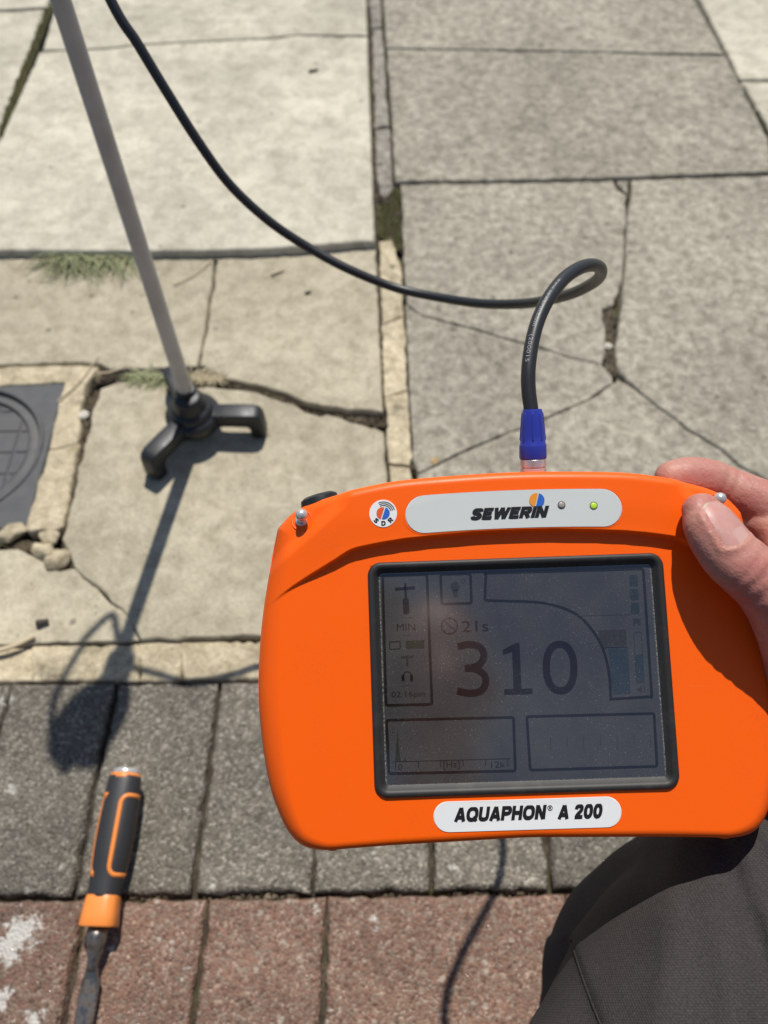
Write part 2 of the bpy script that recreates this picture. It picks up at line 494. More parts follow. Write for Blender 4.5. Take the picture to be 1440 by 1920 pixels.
# --- filling strip between the two columns: grey mortar far, yellow mortar near
for k, q in enumerate([
    [(676, -420), (708, -420), (714, -60), (717, 50), (697, 52), (690, 0)],
    [(697, 54), (717, 53), (722, 110), (726, 180), (732, 236), (702, 240), (699, 150)],
    [(703, 242), (732, 238), (735, 300), (738, 352), (728, 372), (712, 368), (705, 340)]]):
    slab('mortar_strip', q, -0.003, m_mortar_grey, pavement, 0.0008, 0.002, seed=40 + k)
for k, q in enumerate([
    [(711, 452), (735, 450), (752, 500), (756, 590), (716, 610)],
    [(716, 611), (757, 592), (764, 730), (722, 745)],
    [(722, 746), (764, 732), (774, 855), (768, 872), (728, 868)],
    [(730, 872), (768, 876), (778, 940), (796, 1190), (748, 1190), (738, 1000)]]):
    slab('mortar_strip', q, -0.001, m_mortar_yellow, pavement, 0.0, 0.002, 0.0016, seed=50 + k)
# --- kerb haunch of yellow mortar between slabs and block paving, cracked across
kx = [-420, -160, 58, 260, 338, 560, 800, 1010, 1240, 1700]
for k in range(len(kx) - 1):
    a, b = kx[k], kx[k + 1]
    yt = lambda x: 1212 - 0.028 * (x - 0) * 0.9
    yb = lambda x: 1277 - 0.004 * x
    slab('mortar_strip', [(a, yt(a)), (b, yt(b)), (b + 4, yb(b)), (a + 4, yb(a))], -0.0042, m_mortar_yellow, pavement, 0.0, 0.0030, 0.003, seed=60 + k, rfreq=25)

# --- block paving: one grey row, then red rows
rowdir = G(1048, 1669) - G(0, 1683); rowdir = rowdir[:2] / np.linalg.norm(rowdir[:2])
perp = np.array([-rowdir[1], rowdir[0]])
gA = G(358, 1672)[:2]; rA = G(385, 1688)[:2]
pitchb = (G(1031, 1663)[:2] - G(128, 1672)[:2]) @ rowdir / 4
skew = (G(410, 1276)[:2] - G(358, 1672)[:2]); skew = skew @ rowdir / (skew @ perp)
depth = (G(410, 1268)[:2] - gA) @ perp


def block(o, s0, s1, t0, t1, mat, seed, z):
    P = [o + rowdir * (s + skew * t) + perp * t for s, t in ((s0, t0), (s1, t0), (s1, t1), (s0, t1))]
    slab('brick', P, z, mat, paving, 0.0019, 0.0021, 0.0045, 0.02, 0.006, seed, px=False, tilt=(rnd.uniform(-.012, .012), rnd.uniform(-.01, .01)))


for k in range(-8, 10):
    block(gA, k * pitchb, (k + 1) * pitchb, -0.0030, depth - 0.002, m_pav_grey, 100 + k, -0.004 + rnd.uniform(-.0020, .0012))
oR = rA
for r in range(4):
    sh = 0.0 if r % 2 == 0 else 0.051
    for k in range(-8, 10):
        if r == 0 and k == 2: continue                      # one long block in the first red row
        block(oR, k * pitchb + sh, (k + (2 if r == 0 and k == 1 else 1)) * pitchb + sh, -0.204 * (r + 1) + 0.001, -0.204 * r + 0.0032, m_pav_red, 140 + 20 * r + k, -0.005 + rnd.uniform(-.0015, .0015))


# --- pebbles, moss, stones
def pebble(px_, py_, r, mat, label, flat=0.65, seed=0, z=-0.006, group=None, name='pebble', stretch=1.0, rot=0):
    bm = bmesh.new(); bmesh.ops.create_icosphere(bm, subdivisions=3, radius=1)
    p = G(px_, py_)
    cs, sn = math.cos(rot), math.sin(rot)
    V = []
    R_ = random.Random(seed * 13 + 1); pl = [(Vector((R_.gauss(0, 1), R_.gauss(0, 1), R_.gauss(0, 1))).normalized(), R_.uniform(.55, .86)) for _ in range(13)]
    for v in bm.verts:
        for n_, d_ in pl:
            if v.co.dot(n_) > d_: v.co -= n_ * (v.co.dot(n_) - d_) * .92
    for v in bm.verts:
        k = 1 + 0.22 * mn.noise(v.co * 1.3 + Vector((seed, 2, 3))) + 0.12 * mn.noise(v.co * 4 + Vector((seed, 5, 1)))
        x, y, zc = v.co.x * r * k * stretch, v.co.y * r * k, v.co.z * r * k * flat
        V.append((x * cs - y * sn, x * sn + y * cs, zc))
    F = [tuple(v.index for v in f.verts) for f in bm.faces]; bm.free()
    o = mk(name, V, F, mat, None, label=label, cat='stone', group=group)
    o.location = (p[0], p[1], z + r * flat * 0.7)
    return o


m_peb = stone('pale_pebble', (0.5, 0.46, 0.38), (0.7, 0.66, 0.58), 90, pit=0.2)
m_peb_or = stone('ochre_pebble', (0.42, 0.26, 0.10), (0.6, 0.42, 0.2), 90, pit=0.2)
pebble(1142, 648, 0.0068, m_peb, 'small white pebble lodged in the hole of the cracked grey slab', seed=1)
pebble(814, 864, 0.0058, m_peb_or, 'small ochre pebble in the joint above the orange receiver', seed=2, z=-0.004)
pebble(157, 777, 0.0066, m_peb, 'white pebble in the gap beside the inspection cover mortar', seed=3, z=-0.004)
pebble(91, 1008, 0.0125, m_mortar_yellow, 'loose mortar lump nearest the corner of the inspection cover', 0.6, 4)
pebble(83, 1033, 0.0135, m_mortar_yellow, 'middle one of three loose mortar lumps below the inspection cover', 0.6, 5)
pebble(108, 1047, 0.0140, m_mortar_yellow, 'loose mortar lump touching the buff slab, lowest of three', 0.6, 6, rot=.6, stretch=1.15)
pebble(20, 1000, 0.0125, m_mortar_yellow, 'long mortar lump along the lower edge of the inspection cover', 0.6, 7, stretch=1.7, rot=0.1)
mosses = []


def mosspad(pts, z, n, seed, r=0.004):
    R = random.Random(seed); V, F = [], []
    W = [G(x, y, z)[:2] for x, y in pts]
    for i in range(n):
        k = R.randrange(len(W) - 1); f = R.random()
        c = W[k] * (1 - f) + W[k + 1] * f + np.array([R.gauss(0, .0022), R.gauss(0, .0022)])
        rr = r * R.uniform(.4, 1.1); b = len(V)
        for a in range(6):
            q = a * math.pi / 3 + R.random()
            V.append((c[0] + rr * math.cos(q), c[1] + rr * math.sin(q), z - .003))
        V.append((c[0], c[1], z + rr * R.uniform(.2, .6)))
        F += [(b + a, b + (a + 1) % 6, b + 6) for a in range(6)]
    mosses.append((np.array(V), F))


mosspad([(93, 0), (50, 115), (0, 245)], 0.004, 900, 1, .0062)
mosspad([(742, 355), (738, 400), (745, 460)], -0.002, 420, 2, .006)
mosspad([(720, 385), (722, 440)], -0.002, 300, 5, .006)
mosspad([(750, 345), (900, 341)], -0.003, 60, 3, .003)
mosspad([(760, 1672), (840, 1668)], -0.013, 60, 4, .003)
mosspad([(1418, 210), (1436, 250)], -0.002, 60, 6, .004)
mosspad([(712, 462), (745, 520), (752, 560)], -0.008, 120, 7, .004)
V, F = merge(mosses)
mk('moss', V, F, m_moss, None, False, label='olive green moss growing in the slab joints', cat='moss', kind='stuff')


crumbs = []


def crumble(pts, z, n, seed, r=.003, sd=.003):
    R_ = random.Random(seed); W = [G(x, y, z)[:2] for x, y in pts]; V, F = [], []
    for i in range(n):
        k = R_.randrange(len(W) - 1); f = R_.random()
        c = W[k] * (1 - f) + W[k + 1] * f + np.array([R_.gauss(0, sd), R_.gauss(0, sd)])
        rr = r * R_.uniform(.25, 1.0) ** 1.3; b = len(V); th = R_.random() * 6
        for a_, q, h_ in ((0, 1, 0), (1.3, .8, .15), (2.4, 1.1, 0), (3.6, .9, .1), (5, 1, 0)):
            V.append((c[0] + rr * q * math.cos(a_ + th), c[1] + rr * q * math.sin(a_ + th), z - rr * .5 + h_ * rr))
        V.append((c[0] + rr * .2, c[1], z + rr * R_.uniform(.4, .9)))
        F += [(b + a_, b + (a_ + 1) % 5, b + 5) for a_ in range(5)]
    crumbs.append((np.array(V), F))


crumble([(372, 700), (430, 718), (500, 735), (560, 758)], -.007, 420, 1, .0035)
crumble([(560, 760), (640, 776), (722, 792)], -.010, 420, 2, .0045, .004)
crumble([(186, 712), (215, 705), (330, 708)], -.006, 420, 3, .004)
crumble([(160, 742), (166, 775), (152, 860), (134, 950)], -.005, 360, 4, .0035, .002)
crumble([(1140, 582), (1145, 650), (1152, 702)], -.0035, 620, 5, .004, .004)
crumble([(1150, 700), (1180, 728), (1290, 812)], -.006, 160, 6, .003, .0016)
crumble([(733, 365), (735, 450)], -.003, 300, 7, .0045, .005)
crumble([(722, 880), (760, 880), (800, 868), (835, 862)], -.006, 260, 8, .004, .005)
crumble([(20, 1022), (60, 1025), (130, 1055)], -.007, 260, 9, .004, .003)
crumble([(1165, 350), (1180, 360)], -.005, 40, 10, .003, .002)
for k_ in range(5):
    crumble([(150 + 231 * k_, 1684 - 2.5 * k_), (330 + 231 * k_, 1681 - 2.5 * k_)], -.013, 60, 20 + k_, .003, .0015)
V, F = merge(crumbs)
m_crumb = stone('dirt_crumbs', (0.085, 0.066, 0.043), (0.30, 0.25, 0.175), 120, pit=.3, stain=(.04, .03, .02), stainamt=.8)
mk('dirt', V, F, m_crumb, None, False, label='brown crumbs of dirt lying in the cracks and joints', cat='dirt', kind='stuff')

# ------------------------------------------------------------------ grass tufts
def grass_mat(name, a, b):
    M = Mat(name)
    M.P(Base_Color=M.mix(M.noise(45, 3), a, b), Roughness=0.6)
    M.b.inputs['Transmission Weight'].default_value = 0.0
    return M.m


m_grass = grass_mat('grass_blade', (0.07, 0.11, 0.03), (0.44, 0.43, 0.24))
m_dry = grass_mat('dry_blade', (0.28, 0.23, 0.13), (0.45, 0.38, 0.24))


def tuft(name, pts, n, length, seed, mat, label, z=-0.004, lean=(0, -1), w=0.0009, flat=0.5):
    R = random.Random(seed); V, F = [], []
    W = [G(x, y, 0)[:2] for x, y in pts]
    for i in range(n):
        k = R.randrange(len(W) - 1); f = R.random()
        p = np.array([*(W[k] * (1 - f) + W[k + 1] * f), z])
        a = math.atan2(lean[1], lean[0]) + R.gauss(0, 1.0)
        h = np.array([math.cos(a), math.sin(a), 0]); L = length * R.uniform(.35, 1.1)
        up = R.uniform(.25, 1.0) * flat; sd = np.array([-h[1], h[0], 0])
        ww = w * R.uniform(.6, 1.3); b = len(V)
        for j in range(5):
            t = j / 4
            c = p + h * L * t * (0.55 + .45 * t) + np.array([0, 0, L * up * (1.6 * t - 1.25 * t * t)]) + sd * L * .1 * R.uniform(-1, 1) * t
            c[2] = max(c[2], z if t < .3 else 0.0012)
            q = ww * (1 - .85 * t)
            V += [c - sd * q, c + sd * q + np.array([0, 0, q * .5])]
        F += [(b + 2 * j, b + 2 * j + 1, b + 2 * j + 3, b + 2 * j + 2) for j in range(4)]
    return mk(name, V, F, mat, None, True, label=label, cat='grass')


tuft('grass_tuft', [(105, 478), (170, 480), (250, 480)], 380, 0.062, 1, m_grass, 'flattened green grass tuft under the edge of the raised pale slab', flat=.55, w=.0016)
tuft('dry_grass', [(60, 478), (150, 480), (300, 480)], 90, 0.05, 2, m_dry, 'dry straw blades mixed along the edge of the raised pale slab', flat=.3)
tuft('weed', [(250, 700), (285, 705), (328, 706)], 260, 0.026, 3, m_grass, 'small green weed at the crack just left of the rod', w=.0016, lean=(0, -.3), flat=.9)
tuft('dry_weed', [(352, 702), (385, 704), (410, 708)], 200, 0.02, 4, m_dry, 'small dry brown weed in the crack right behind the rod', w=.001, lean=(.3, -.3), flat=.6)


def stick(name, a, b, r, mat, label, cat, z=0.003, bow=0.004, n=9):
    A, B = G(*a), G(*b); A[2] = B[2] = z; S = []
    sd = np.cross(B - A, [0, 0, 1]); sd /= np.linalg.norm(sd)
    for i in range(n):
        t = i / (n - 1); c = A + (B - A) * t + sd * bow * math.sin(math.pi * t)
        S.append((*c, r * (1 - .35 * t), r * (1 - .35 * t) * .7))
    V, F = loft(S, nseg=8)
    return mk(name, V, F, mat, None, label=label, cat=cat)


m_straw = plain('straw', (0.50, 0.41, 0.27), 0.7)
m_seed = plain('dark_husk', (0.05, 0.036, 0.025), 0.7)
stick('straw_stalk', (-30, 1226), (66, 1196), 0.0034, m_straw, 'dry pale stalk lying on the joint at the left edge', 'stalk', 0.004)
stick('straw_stalk', (188, 704), (244, 686), 0.0014, m_straw, 'thin dry stalk across the joint beside the green weed', 'stalk', 0.004)
stick('straw_stalk', (110, 756), (186, 668), 0.0010, m_straw, 'thin curved dry stalk over the mortar corner of the inspection cover', 'stalk', 0.004, 0.006)
stick('straw_stalk', (328, 536), (398, 490), 0.0012, m_straw, 'thin dry stalk on the buff slab beside its crack', 'stalk', 0.003)
stick('straw_stalk', (510, 517), (532, 508), 0.0022, m_straw, 'short pale stalk piece on the middle buff slab', 'stalk', 0.003, 0)
stick('seed_husk', (74, 1171), (91, 1167), 0.0040, m_seed, 'small dark husk lying above the yellow mortar kerb', 'husk', 0.004, 0)
stick('leaf_scrap', (582, 149), (596, 146), 0.0032, m_seed, 'small dark leaf scrap on the large pale slab', 'leaf', 0.014, 0)
stick('leaf_scrap', (574, 551), (582, 549), 0.0024, m_seed, 'small dark leaf scrap on the middle buff slab', 'leaf', 0.002, 0)

# ------------------------------------------------------------------ inspection cover
M = Mat('cast_iron')
c = M.ramp(M.noise(60, 6, 0.65), (0.3, (0.056, 0.058, 0.060)), (0.7, (0.084, 0.086, 0.088)))
du = M.ramp(M.noise(18, 6, 0.7), (0.5, 0.0), (0.75, 0.55))
c = M.mix(du, c, (0.13, 0.115, 0.095))
M.P(Base_Color=c, Roughness=0.62, Normal=M.bump(M.noise(700, 3), 0.3, 0.0006))
m_iron = M.m
cpt = [G(x, y, 0)[:2] for x, y in ((46, 756), (77, 810), (42, 895), (0, 935))]
Amat = np.array([[2 * p[0], 2 * p[1], 1] for p in cpt]); bvec = np.array([p @ p for p in cpt])
sol = np.linalg.lstsq(Amat, bvec, rcond=None)[0]
cc = sol[:2]; cr = math.sqrt(sol[2] + cc @ cc)
cover = empty('inspection_cover', (cc[0], cc[1], 0), label='dark square inspection cover with round treaded lid in yellow mortar', cat='manhole cover')
e1 = G(119, 718)[:2] - G(46, 991)[:2]; e1 /= np.linalg.norm(e1)   # along the right edge
e0 = np.array([e1[1], -e1[0]])
hr = (G(94, 827)[:2] - cc) @ e0; ht = (G(119, 718)[:2] - cc) @ e1; hb = (G(46, 991)[:2] - cc) @ e1
NS = 96
circ = lambda r, z: [(cc[0] + r * math.cos(2 * math.pi * k / NS), cc[1] + r * math.sin(2 * math.pi * k / NS), z) for k in range(NS)]


def sqring(grow, z):
    out = []
    for k in range(NS):
        a = 2 * math.pi * k / NS; dx, dy = math.cos(a), math.sin(a)
        dd = np.array([dx, dy]); lx, ly = dd @ e0, dd @ e1
        s = 1e9
        if lx > 1e-6: s = min(s, (hr + grow) / lx)
        if lx < -1e-6: s = min(s, (hr + grow) / -lx)
        if ly > 1e-6: s = min(s, (ht + grow) / ly)
        if ly < -1e-6: s = min(s, (hb - grow) / ly)
        out.append((cc[0] + dx * s, cc[1] + dy * s, z))
    # snap nearest samples to the four corners
    for sx in (-1, 1):
        for yy in (ht + grow, hb - grow):
            c = cc + e0 * sx * (hr + grow) + e1 * yy
            k = min(range(NS), key=lambda i: (out[i][0] - c[0]) ** 2 + (out[i][1] - c[1]) ** 2)
            out[k] = (c[0], c[1], z)
    return out


def bands(rings):
    V = [p for r in rings for p in r]; F = []
    for r in range(len(rings) - 1):
        for k in range(NS):
            F.append((r * NS + k, r * NS + (k + 1) % NS, (r + 1) * NS + (k + 1) % NS, (r + 1) * NS + k))
    return V, F


V, F = bands([sqring(0, -0.02), sqring(0, -0.0015), sqring(-0.0015, 0.0), circ(cr + .004, 0.0), circ(cr + .0035, 0.0018), circ(cr, 0.0018), circ(cr - .0015, 0.0), circ(cr - .002, -0.012)])
auto(fix_normals(mk('frame_plate', V, F, m_iron, cover)), 30)
lidr = cr - .003
V, F = bands([circ(lidr, -0.02), circ(lidr, -0.004), circ(lidr - .002, -0.003), circ(lidr - .010, -0.003), circ(lidr - .012, -.0072), circ(lidr * .4, -0.0072), circ(.002, -0.0072)])
lid = auto(fix_normals(mk('lid', V, F, m_iron, cover)), 30)


def clip_circle(poly, R):
    out = poly
    for k in range(48):
        a = 2 * math.pi * k / 48; nx, ny = math.cos(a), math.sin(a); res = []
        for i in range(len(out)):
            p, q = out[i], out[(i + 1) % len(out)]
            dp, dq = p[0] * nx + p[1] * ny - R, q[0] * nx + q[1] * ny - R
            if dp <= 0: res.append(p)
            if (dp < 0) != (dq < 0):
                t = dp / (dp - dq); res.append((p[0] + (q[0] - p[0]) * t, p[1] + (q[1] - p[1]) * t))
        out = res
        if len(out) < 3: return None
    return out


bs = 0.031
for i in range(-6, 6):
    for j in range(-6, 6):
        g = .0011
        po = clip_circle([(i * bs + g, j * bs + g), ((i + 1) * bs - g, j * bs + g), ((i + 1) * bs - g, (j + 1) * bs - g), (i * bs + g, (j + 1) * bs - g)], lidr - .013)
        if not po or abs(area2(po)) < 1e-4: continue
        W = [cc + e0 * a + e1 * b for a, b in po]; n = len(W); ce = sum(W) / n
        V = [(*w, -.0085) for w in W] + [(*(ce + (w - ce) * .95), -.0058) for w in W]
        F = [(k, (k + 1) % n, n + (k + 1) % n, n + k) for k in range(n)] + [tuple(range(n, 2 * n))]
        fix_normals(mk('tread_block', V, F, m_iron, lid, False))
# mortar bed round the cover
ms = lambda q, k: slab('mortar_bed', q, 0.002, m_mortar_yellow, pavement, -0.0004, 0.0022, 0.0022, seed=80 + k)
ms([(-300, 692), (0, 688), (60, 686), (150, 684), (182, 688), (160, 722), (152, 760), (148, 800), (146, 832), (92, 842), (106, 772), (121, 716), (60, 720), (0, 723), (-300, 736)], 0)
ms([(91, 843), (145, 833), (132, 905), (120, 985), (100, 996), (78, 992), (52, 996), (46, 990), (72, 902)], 3)
# ================================================================== GROUND MICROPHONE
M = Mat('black_plastic')
M.P(Base_Color=(0.016, 0.017, 0.019), Roughness=M.ramp(M.noise(90, 3), (0.3, 0.36), (0.7, 0.5)), Normal=M.bump(M.noise(1400, 2), 0.12, 0.0004))
m_blackp = M.m
M = Mat('brushed_rod')
M.P(Base_Color=M.ramp(M.noise(30, 4), (0.3, (0.50, 0.46, 0.41)), (0.7, (0.62, 0.575, 0.52))), Roughness=0.5, Metallic=0.1)
m_rod = M.m
hub = G(372, 808)[:2]
mic = empty('ground_microphone', (hub[0], hub[1], 0.0015), label='black three-legged ground microphone on a slim grey rod', cat='microphone')
mic_o = Vector((hub[0], hub[1], 0.0015))


def mic_part(name, V, F, mat, parent=mic, **k):
    return mk(name, V, F, mat, parent, local=True, **k)


prof = [(0.002, .016), (.026, .016), (.030, .018), (.0315, .021), (.0315, .031), (.030, .034), (.0275, .0355), (.0255, .0365), (.0245, .038),
        (.0245, .0405), (.0235, .043), (.0215, .0445), (.0195, .0455), (.0185, .049), (.0175, .053), (.0165, .0575), (.0155, .0605), (.0135, .062), (.004, .062)]
V, F = lathe(prof, 48)
auto(fix_normals(mic_part('hub', V, F, m_blackp)), 40)
side = [(.018, .037), (.052, .0385), (.070, .0390), (.0775, .0365), (.0805, .030), (.0815, .018), (.0820, .004), (.080, 0), (.067, 0), (.0655, .004), (.0650, .0145), (.062, .0188), (.036, .0192), (.018, .014)]


def leg(ang):
    ca, sa = math.cos(ang), math.sin(ang); V, F = [], []
    n = len(side)
    for s in (-1, 1):
        for r, z in side:
            hw = .0106 + .0012 * (z < .002) - .0012 * (r > .07)
            V.append((r * ca - s * hw * sa, r * sa + s * hw * ca, z))
    F = [(k, (k + 1) % n, n + (k + 1) % n, n + k) for k in range(n)] + [tuple(range(n))[::-1], tuple(range(n, 2 * n))]
    o = fix_normals(mic_part('leg', V, F, m_blackp))
    bevel(o, .0024, 3, 30)


for a in (-1.5, 118, 238):
    leg(math.radians(a))
LEAN = np.array([-0.0275, 0.090])


def tilt(V):
    V = np.array(V, float); V[:, :2] += LEAN * V[:, 2:3]
    return V


S = [(0, 0, .056 + t * .545, 0.0086 - .0014 * t) for t in np.linspace(0, 1, 16)]
V, F = loft(S, (0, 1, 0), 24, caps=False)
auto(mic_part('rod', tilt(V), F, m_rod), 50)
V, F = lathe([(.004, .052), (.0112, .052), (.0118, .056), (.0112, .064), (.0102, .067), (.004, .0675)], 32)
auto(mic_part('collar', tilt(V), F, m_blackp), 40)
# handle with transmitter, above the frame; it casts the broad shadow near the chisel
top = Vector((0, 0, .585))
V, F = lathe([(.003, 0), (.0125, 0), (.0145, .005), (.0145, .035), (.0125, .042), (.0140, .055), (.016, .075), (.0155, .20), (.0165, .225), (.012, .235), (.003, .236)], 32)
V = V * np.array([1, 1, .86]) + np.array(top)
auto(mic_part('handle', tilt(V), F, m_blackp), 40)
S = [(.004, .0, .635, .012, .012), (-.002, .0, .665, .024, .018), (-.008, 0, .70, .031, .02), (-.013, 0, .745, .031, .02), (-.015, 0, .772, .026, .016)]
V, F = loft(S, (0, 1, 0), 28, 14)
mic_part('transmitter', tilt(V), F, m_blackp)
# cable loop from handle end to its socket: found from its shadow on the paving
LS = np.array([-SUN.x, -SUN.y, -SUN.z])
loopS = [(122, 1440, .81), (99, 1400, .82), (95, 1340, .805), (108, 1285, .785), (148, 1212, .73), (188, 1168, .68), (211, 1153, .65), (218, 1180, .63), (224, 1212, .62), (229, 1236, .615)]
P = []
for x, y, h in loopS:
    g = G(x, y); P.append(g + np.array(SUN) * (h / SUN.z) - np.array(mic_o))
S = np.hstack([np.array(P), np.full((len(P), 1), .0036)])
V, F = loft(S, (0.3, .2, 1), 12, 48)
mic_part('cable_loop', V, F, m_blackp)

# ================================================================== CABLE between microphone and receiver
M = Mat('cable_rubber')
M.P(Base_Color=(0.021, 0.022, 0.024), Roughness=0.42, Normal=M.bump(M.noise(900, 3), 0.1, 0.0004))
m_cable = M.m
cable = empty('connecting_cable', tuple(PZ(997, 775, .357)), label='black round cable with blue plug looping from the receiver to the rod', cat='cable')
cab = [(999, 800, .3575), (996, 770, .3575), (991, 730, .358), (991, 690, .359), (998, 640, .362), (1011, 595, .366), (1031, 556, .371), (1058, 522, .380), (1088, 502, .391), (1112, 497, .403), (1126, 504, .417), (1124, 519, .434), (1106, 534, .452),
       (1070, 551, .476), (1020, 564, .507), (970, 570, .532), (900, 569, .560), (820, 557, .583), (740, 539, .592), (650, 503, .585), (570, 459, .579), (500, 411, .566), (430, 345, .550), (370, 263, .531), (310, 168, .513), (258, 82, .4985), (205, -5, .486)]
P = [PZ(*c) for c in cab]
P += [np.array((-.203, .578, .545)), np.array(mic_o) + np.array((LEAN[0] * .605 + .013, LEAN[1] * .605, .605))]
S = np.hstack([np.array(P), np.full((len(P), 1), .0034)])
V, F = loft(S, (0.2, .3, 1), 28, 460)
mk('sheath', V, F, m_cable, cable)
# printed line on the cable near the plug
sp = bezpts(np.hstack([np.array(P[:10]), np.zeros((10, 1))]), 120)[:, :3]
m_print = plain('cable_print', (0.30, 0.31, 0.32), 0.5)
tv, tf = textmesh('www.sewerin.com   (200015', 0.0, 0, 1.1)
tv = tv - tv.min(0); tv /= tv[:, 0].max()
cum = np.concatenate([[0], np.cumsum(np.linalg.norm(np.diff(sp, axis=0), axis=1))])
s_a, s_b = cum[-1] * .245, cum[-1] * .66
V = []
th = tv[:, 1].max()
for x, y in tv:
    s = s_b + (s_a - s_b) * x
    c = np.array([np.interp(s, cum, sp[:, k]) for k in range(3)]); c2 = np.array([np.interp(s + 1e-3, cum, sp[:, k]) for k in range(3)])
    t = c2 - c; t /= np.linalg.norm(t)
    vw = CC - c; vw -= t * (vw @ t); vw /= np.linalg.norm(vw); sd = np.cross(vw, t)
    ang = ((y / th - .5) * .0023 - .0012) / .0034
    if sd[0] < 0: sd = -sd
    V.append(c + (vw * math.cos(ang) + sd * math.sin(ang)) * .00358)
mk('printed_line', V, tf, m_print, cable, False)
# plug: blue boot and nickel sleeve
pa, pb = PZ(998, 768, .3572), np.array(DC) + DU * .0125 + DV * .0865 + DN * (-.012)
ax = (pb - pa) / np.linalg.norm(pb - pa); Lp = np.linalg.norm(pb - pa)
q = Vector(ax).to_track_quat('Z', 'Y').to_matrix()
plug = lambda prof: (np.array([pa + np.array(q @ Vector(v)) for v in lathe(prof, 40)[0]]), lathe(prof, 40)[1])
M = Mat('blue_boot')
M.P(Base_Color=(0.030, 0.045, 0.36), Roughness=0.36)
m_blue = M.m
bs_ = .66 * Lp / .0256
boot = [(r_, z_ * bs_) for r_, z_ in [(.0034, 0), (.0043, -.0002), (.0046, .0008), (.0050, .006), (.0056, .013), (.0059, .0175), (.0062, .0182), (.0063, .019), (.0064, .0245), (.0062, .0255), (.0055, .0256)]]
V, F = plug(boot)
bo = auto(fix_normals(mk('boot', V, F, m_blue, cable)), 40)
for k in range(8):                                  # moulded grip ribs
    a = k * math.pi / 4 + .2
    S = []
    for t in np.linspace(0, 1, 5):
        r = .0046 + .0011 * t; z = (.002 + .0135 * t) * bs_
        S.append((*(pa + np.array(q @ Vector((r * math.cos(a), r * math.sin(a), z)))), .00045))
    V, F = loft(S, ax[[1, 2, 0]], 8)
    mk('grip_rib', V, F, m_blue, bo)
M = Mat('nickel')
M.P(Base_Color=(0.66, 0.66, 0.65), Metallic=.6, Roughness=M.ramp(M.noise(300, 3), (0.3, 0.22), (0.7, 0.36)))
m_nickel = M.m
V, F = plug([(.004, .655 * Lp), (.0057, .655 * Lp), (.0062, .67 * Lp), (.0062, .76 * Lp), (.0058, .765 * Lp), (.0058, .785 * Lp), (.0062, .79 * Lp), (.0063, Lp), (.003, Lp)])
auto(fix_normals(mk('sleeve', V, F, m_nickel, cable)), 40)
# ================================================================== RECEIVER
rec = bpy.data.objects.new('leak_detector', None); COL.objects.link(rec); rec.empty_display_size = .02
rec.matrix_world = DMAT
rec.matrix_basis = DMAT
props(rec, 'orange handheld leak detector with dark grey screen reading 310', 'detector')


def rp(name, V, F, mat, parent=None, smooth=True, **k):
    """receiver part, coordinates in mm in receiver space"""
    me = bpy.data.meshes.new(name)
    me.from_pydata([tuple(float(c) * 1e-3 for c in v) for v in V], [], [tuple(map(int, f)) for f in F]); me.update()
    if smooth: me.polygons.foreach_set('use_smooth', [True] * len(me.polygons))
    me.materials.append(mat)
    o = bpy.data.objects.new(name, me); COL.objects.link(o)
    o.parent = parent or rec
    return props(o, **k)


M = Mat('orange_housing')
oc = M.obj()
g1 = M.noise(1500, 2, 0.5, oc)
sc = M.ramp(M.noise(40, 6, 0.7, oc), (0.55, 0.0), (0.8, 1.0))
dirt = M.math('MULTIPLY', M.ramp(M.voro(170, vec=oc), (0.03, 1.0), (0.07, 0.0)), M.ramp(M.n('SeparateColor', {'Color': M.voro(170, 'Color', oc)}).outputs[0], (0.90, 0.0), (0.92, 1.0)))
colr = M.mix(M.math('MULTIPLY', sc, 0.10), (0.96, 0.122, 0.003), (0.78, 0.11, 0.01))
colr = M.mix(M.math('MULTIPLY', dirt, 0.6), colr, (0.22, 0.05, 0.01))
smn = M.n('Mapping', {'Vector': oc, 'Rotation': (0, 0, .6), 'Scale': (30.0, 260.0, 30.0)}).outputs[0]
scr = M.math('MULTIPLY', M.ramp(M.noise(1.0, 4, .6, smn), (.66, 0.), (.72, 1.)), M.ramp(M.noise(22, 3, .5, oc), (.52, 0.), (.66, 1.)))
colr = M.mix(M.math('MULTIPLY', scr, .28), colr, (0.80, 0.30, 0.12))
grm = M.math('MULTIPLY', M.ramp(M.noise(26, 6, .7, oc), (.52, 0.), (.70, 1.)), M.ramp(M.noise(700, 3, .7, oc), (.45, 0.), (.6, 1.)))
colr = M.mix(M.math('MULTIPLY', grm, .16), colr, (0.42, 0.09, 0.03))
M.P(Base_Color=colr, Roughness=M.math('ADD', 0.40, M.math('MULTIPLY', sc, 0.12)), Normal=M.bump(M.math('ADD', g1, M.math('MULTIPLY', M.noise(3200, 2, .5, oc), .6)), 0.16, 0.00025))
M.b.inputs['Specular IOR Level'].default_value = 0.3
m_orange = M.m
m_bezel = (lambda M: (M.P(Base_Color=M.mix(M.ramp(M.noise(120, 6, .7, M.obj()), (.5, 0.), (.75, .35)), (0.020, 0.019, 0.018), (0.085, 0.078, 0.066)), Roughness=0.55), M.m)[1])(Mat('rubber_bezel'))

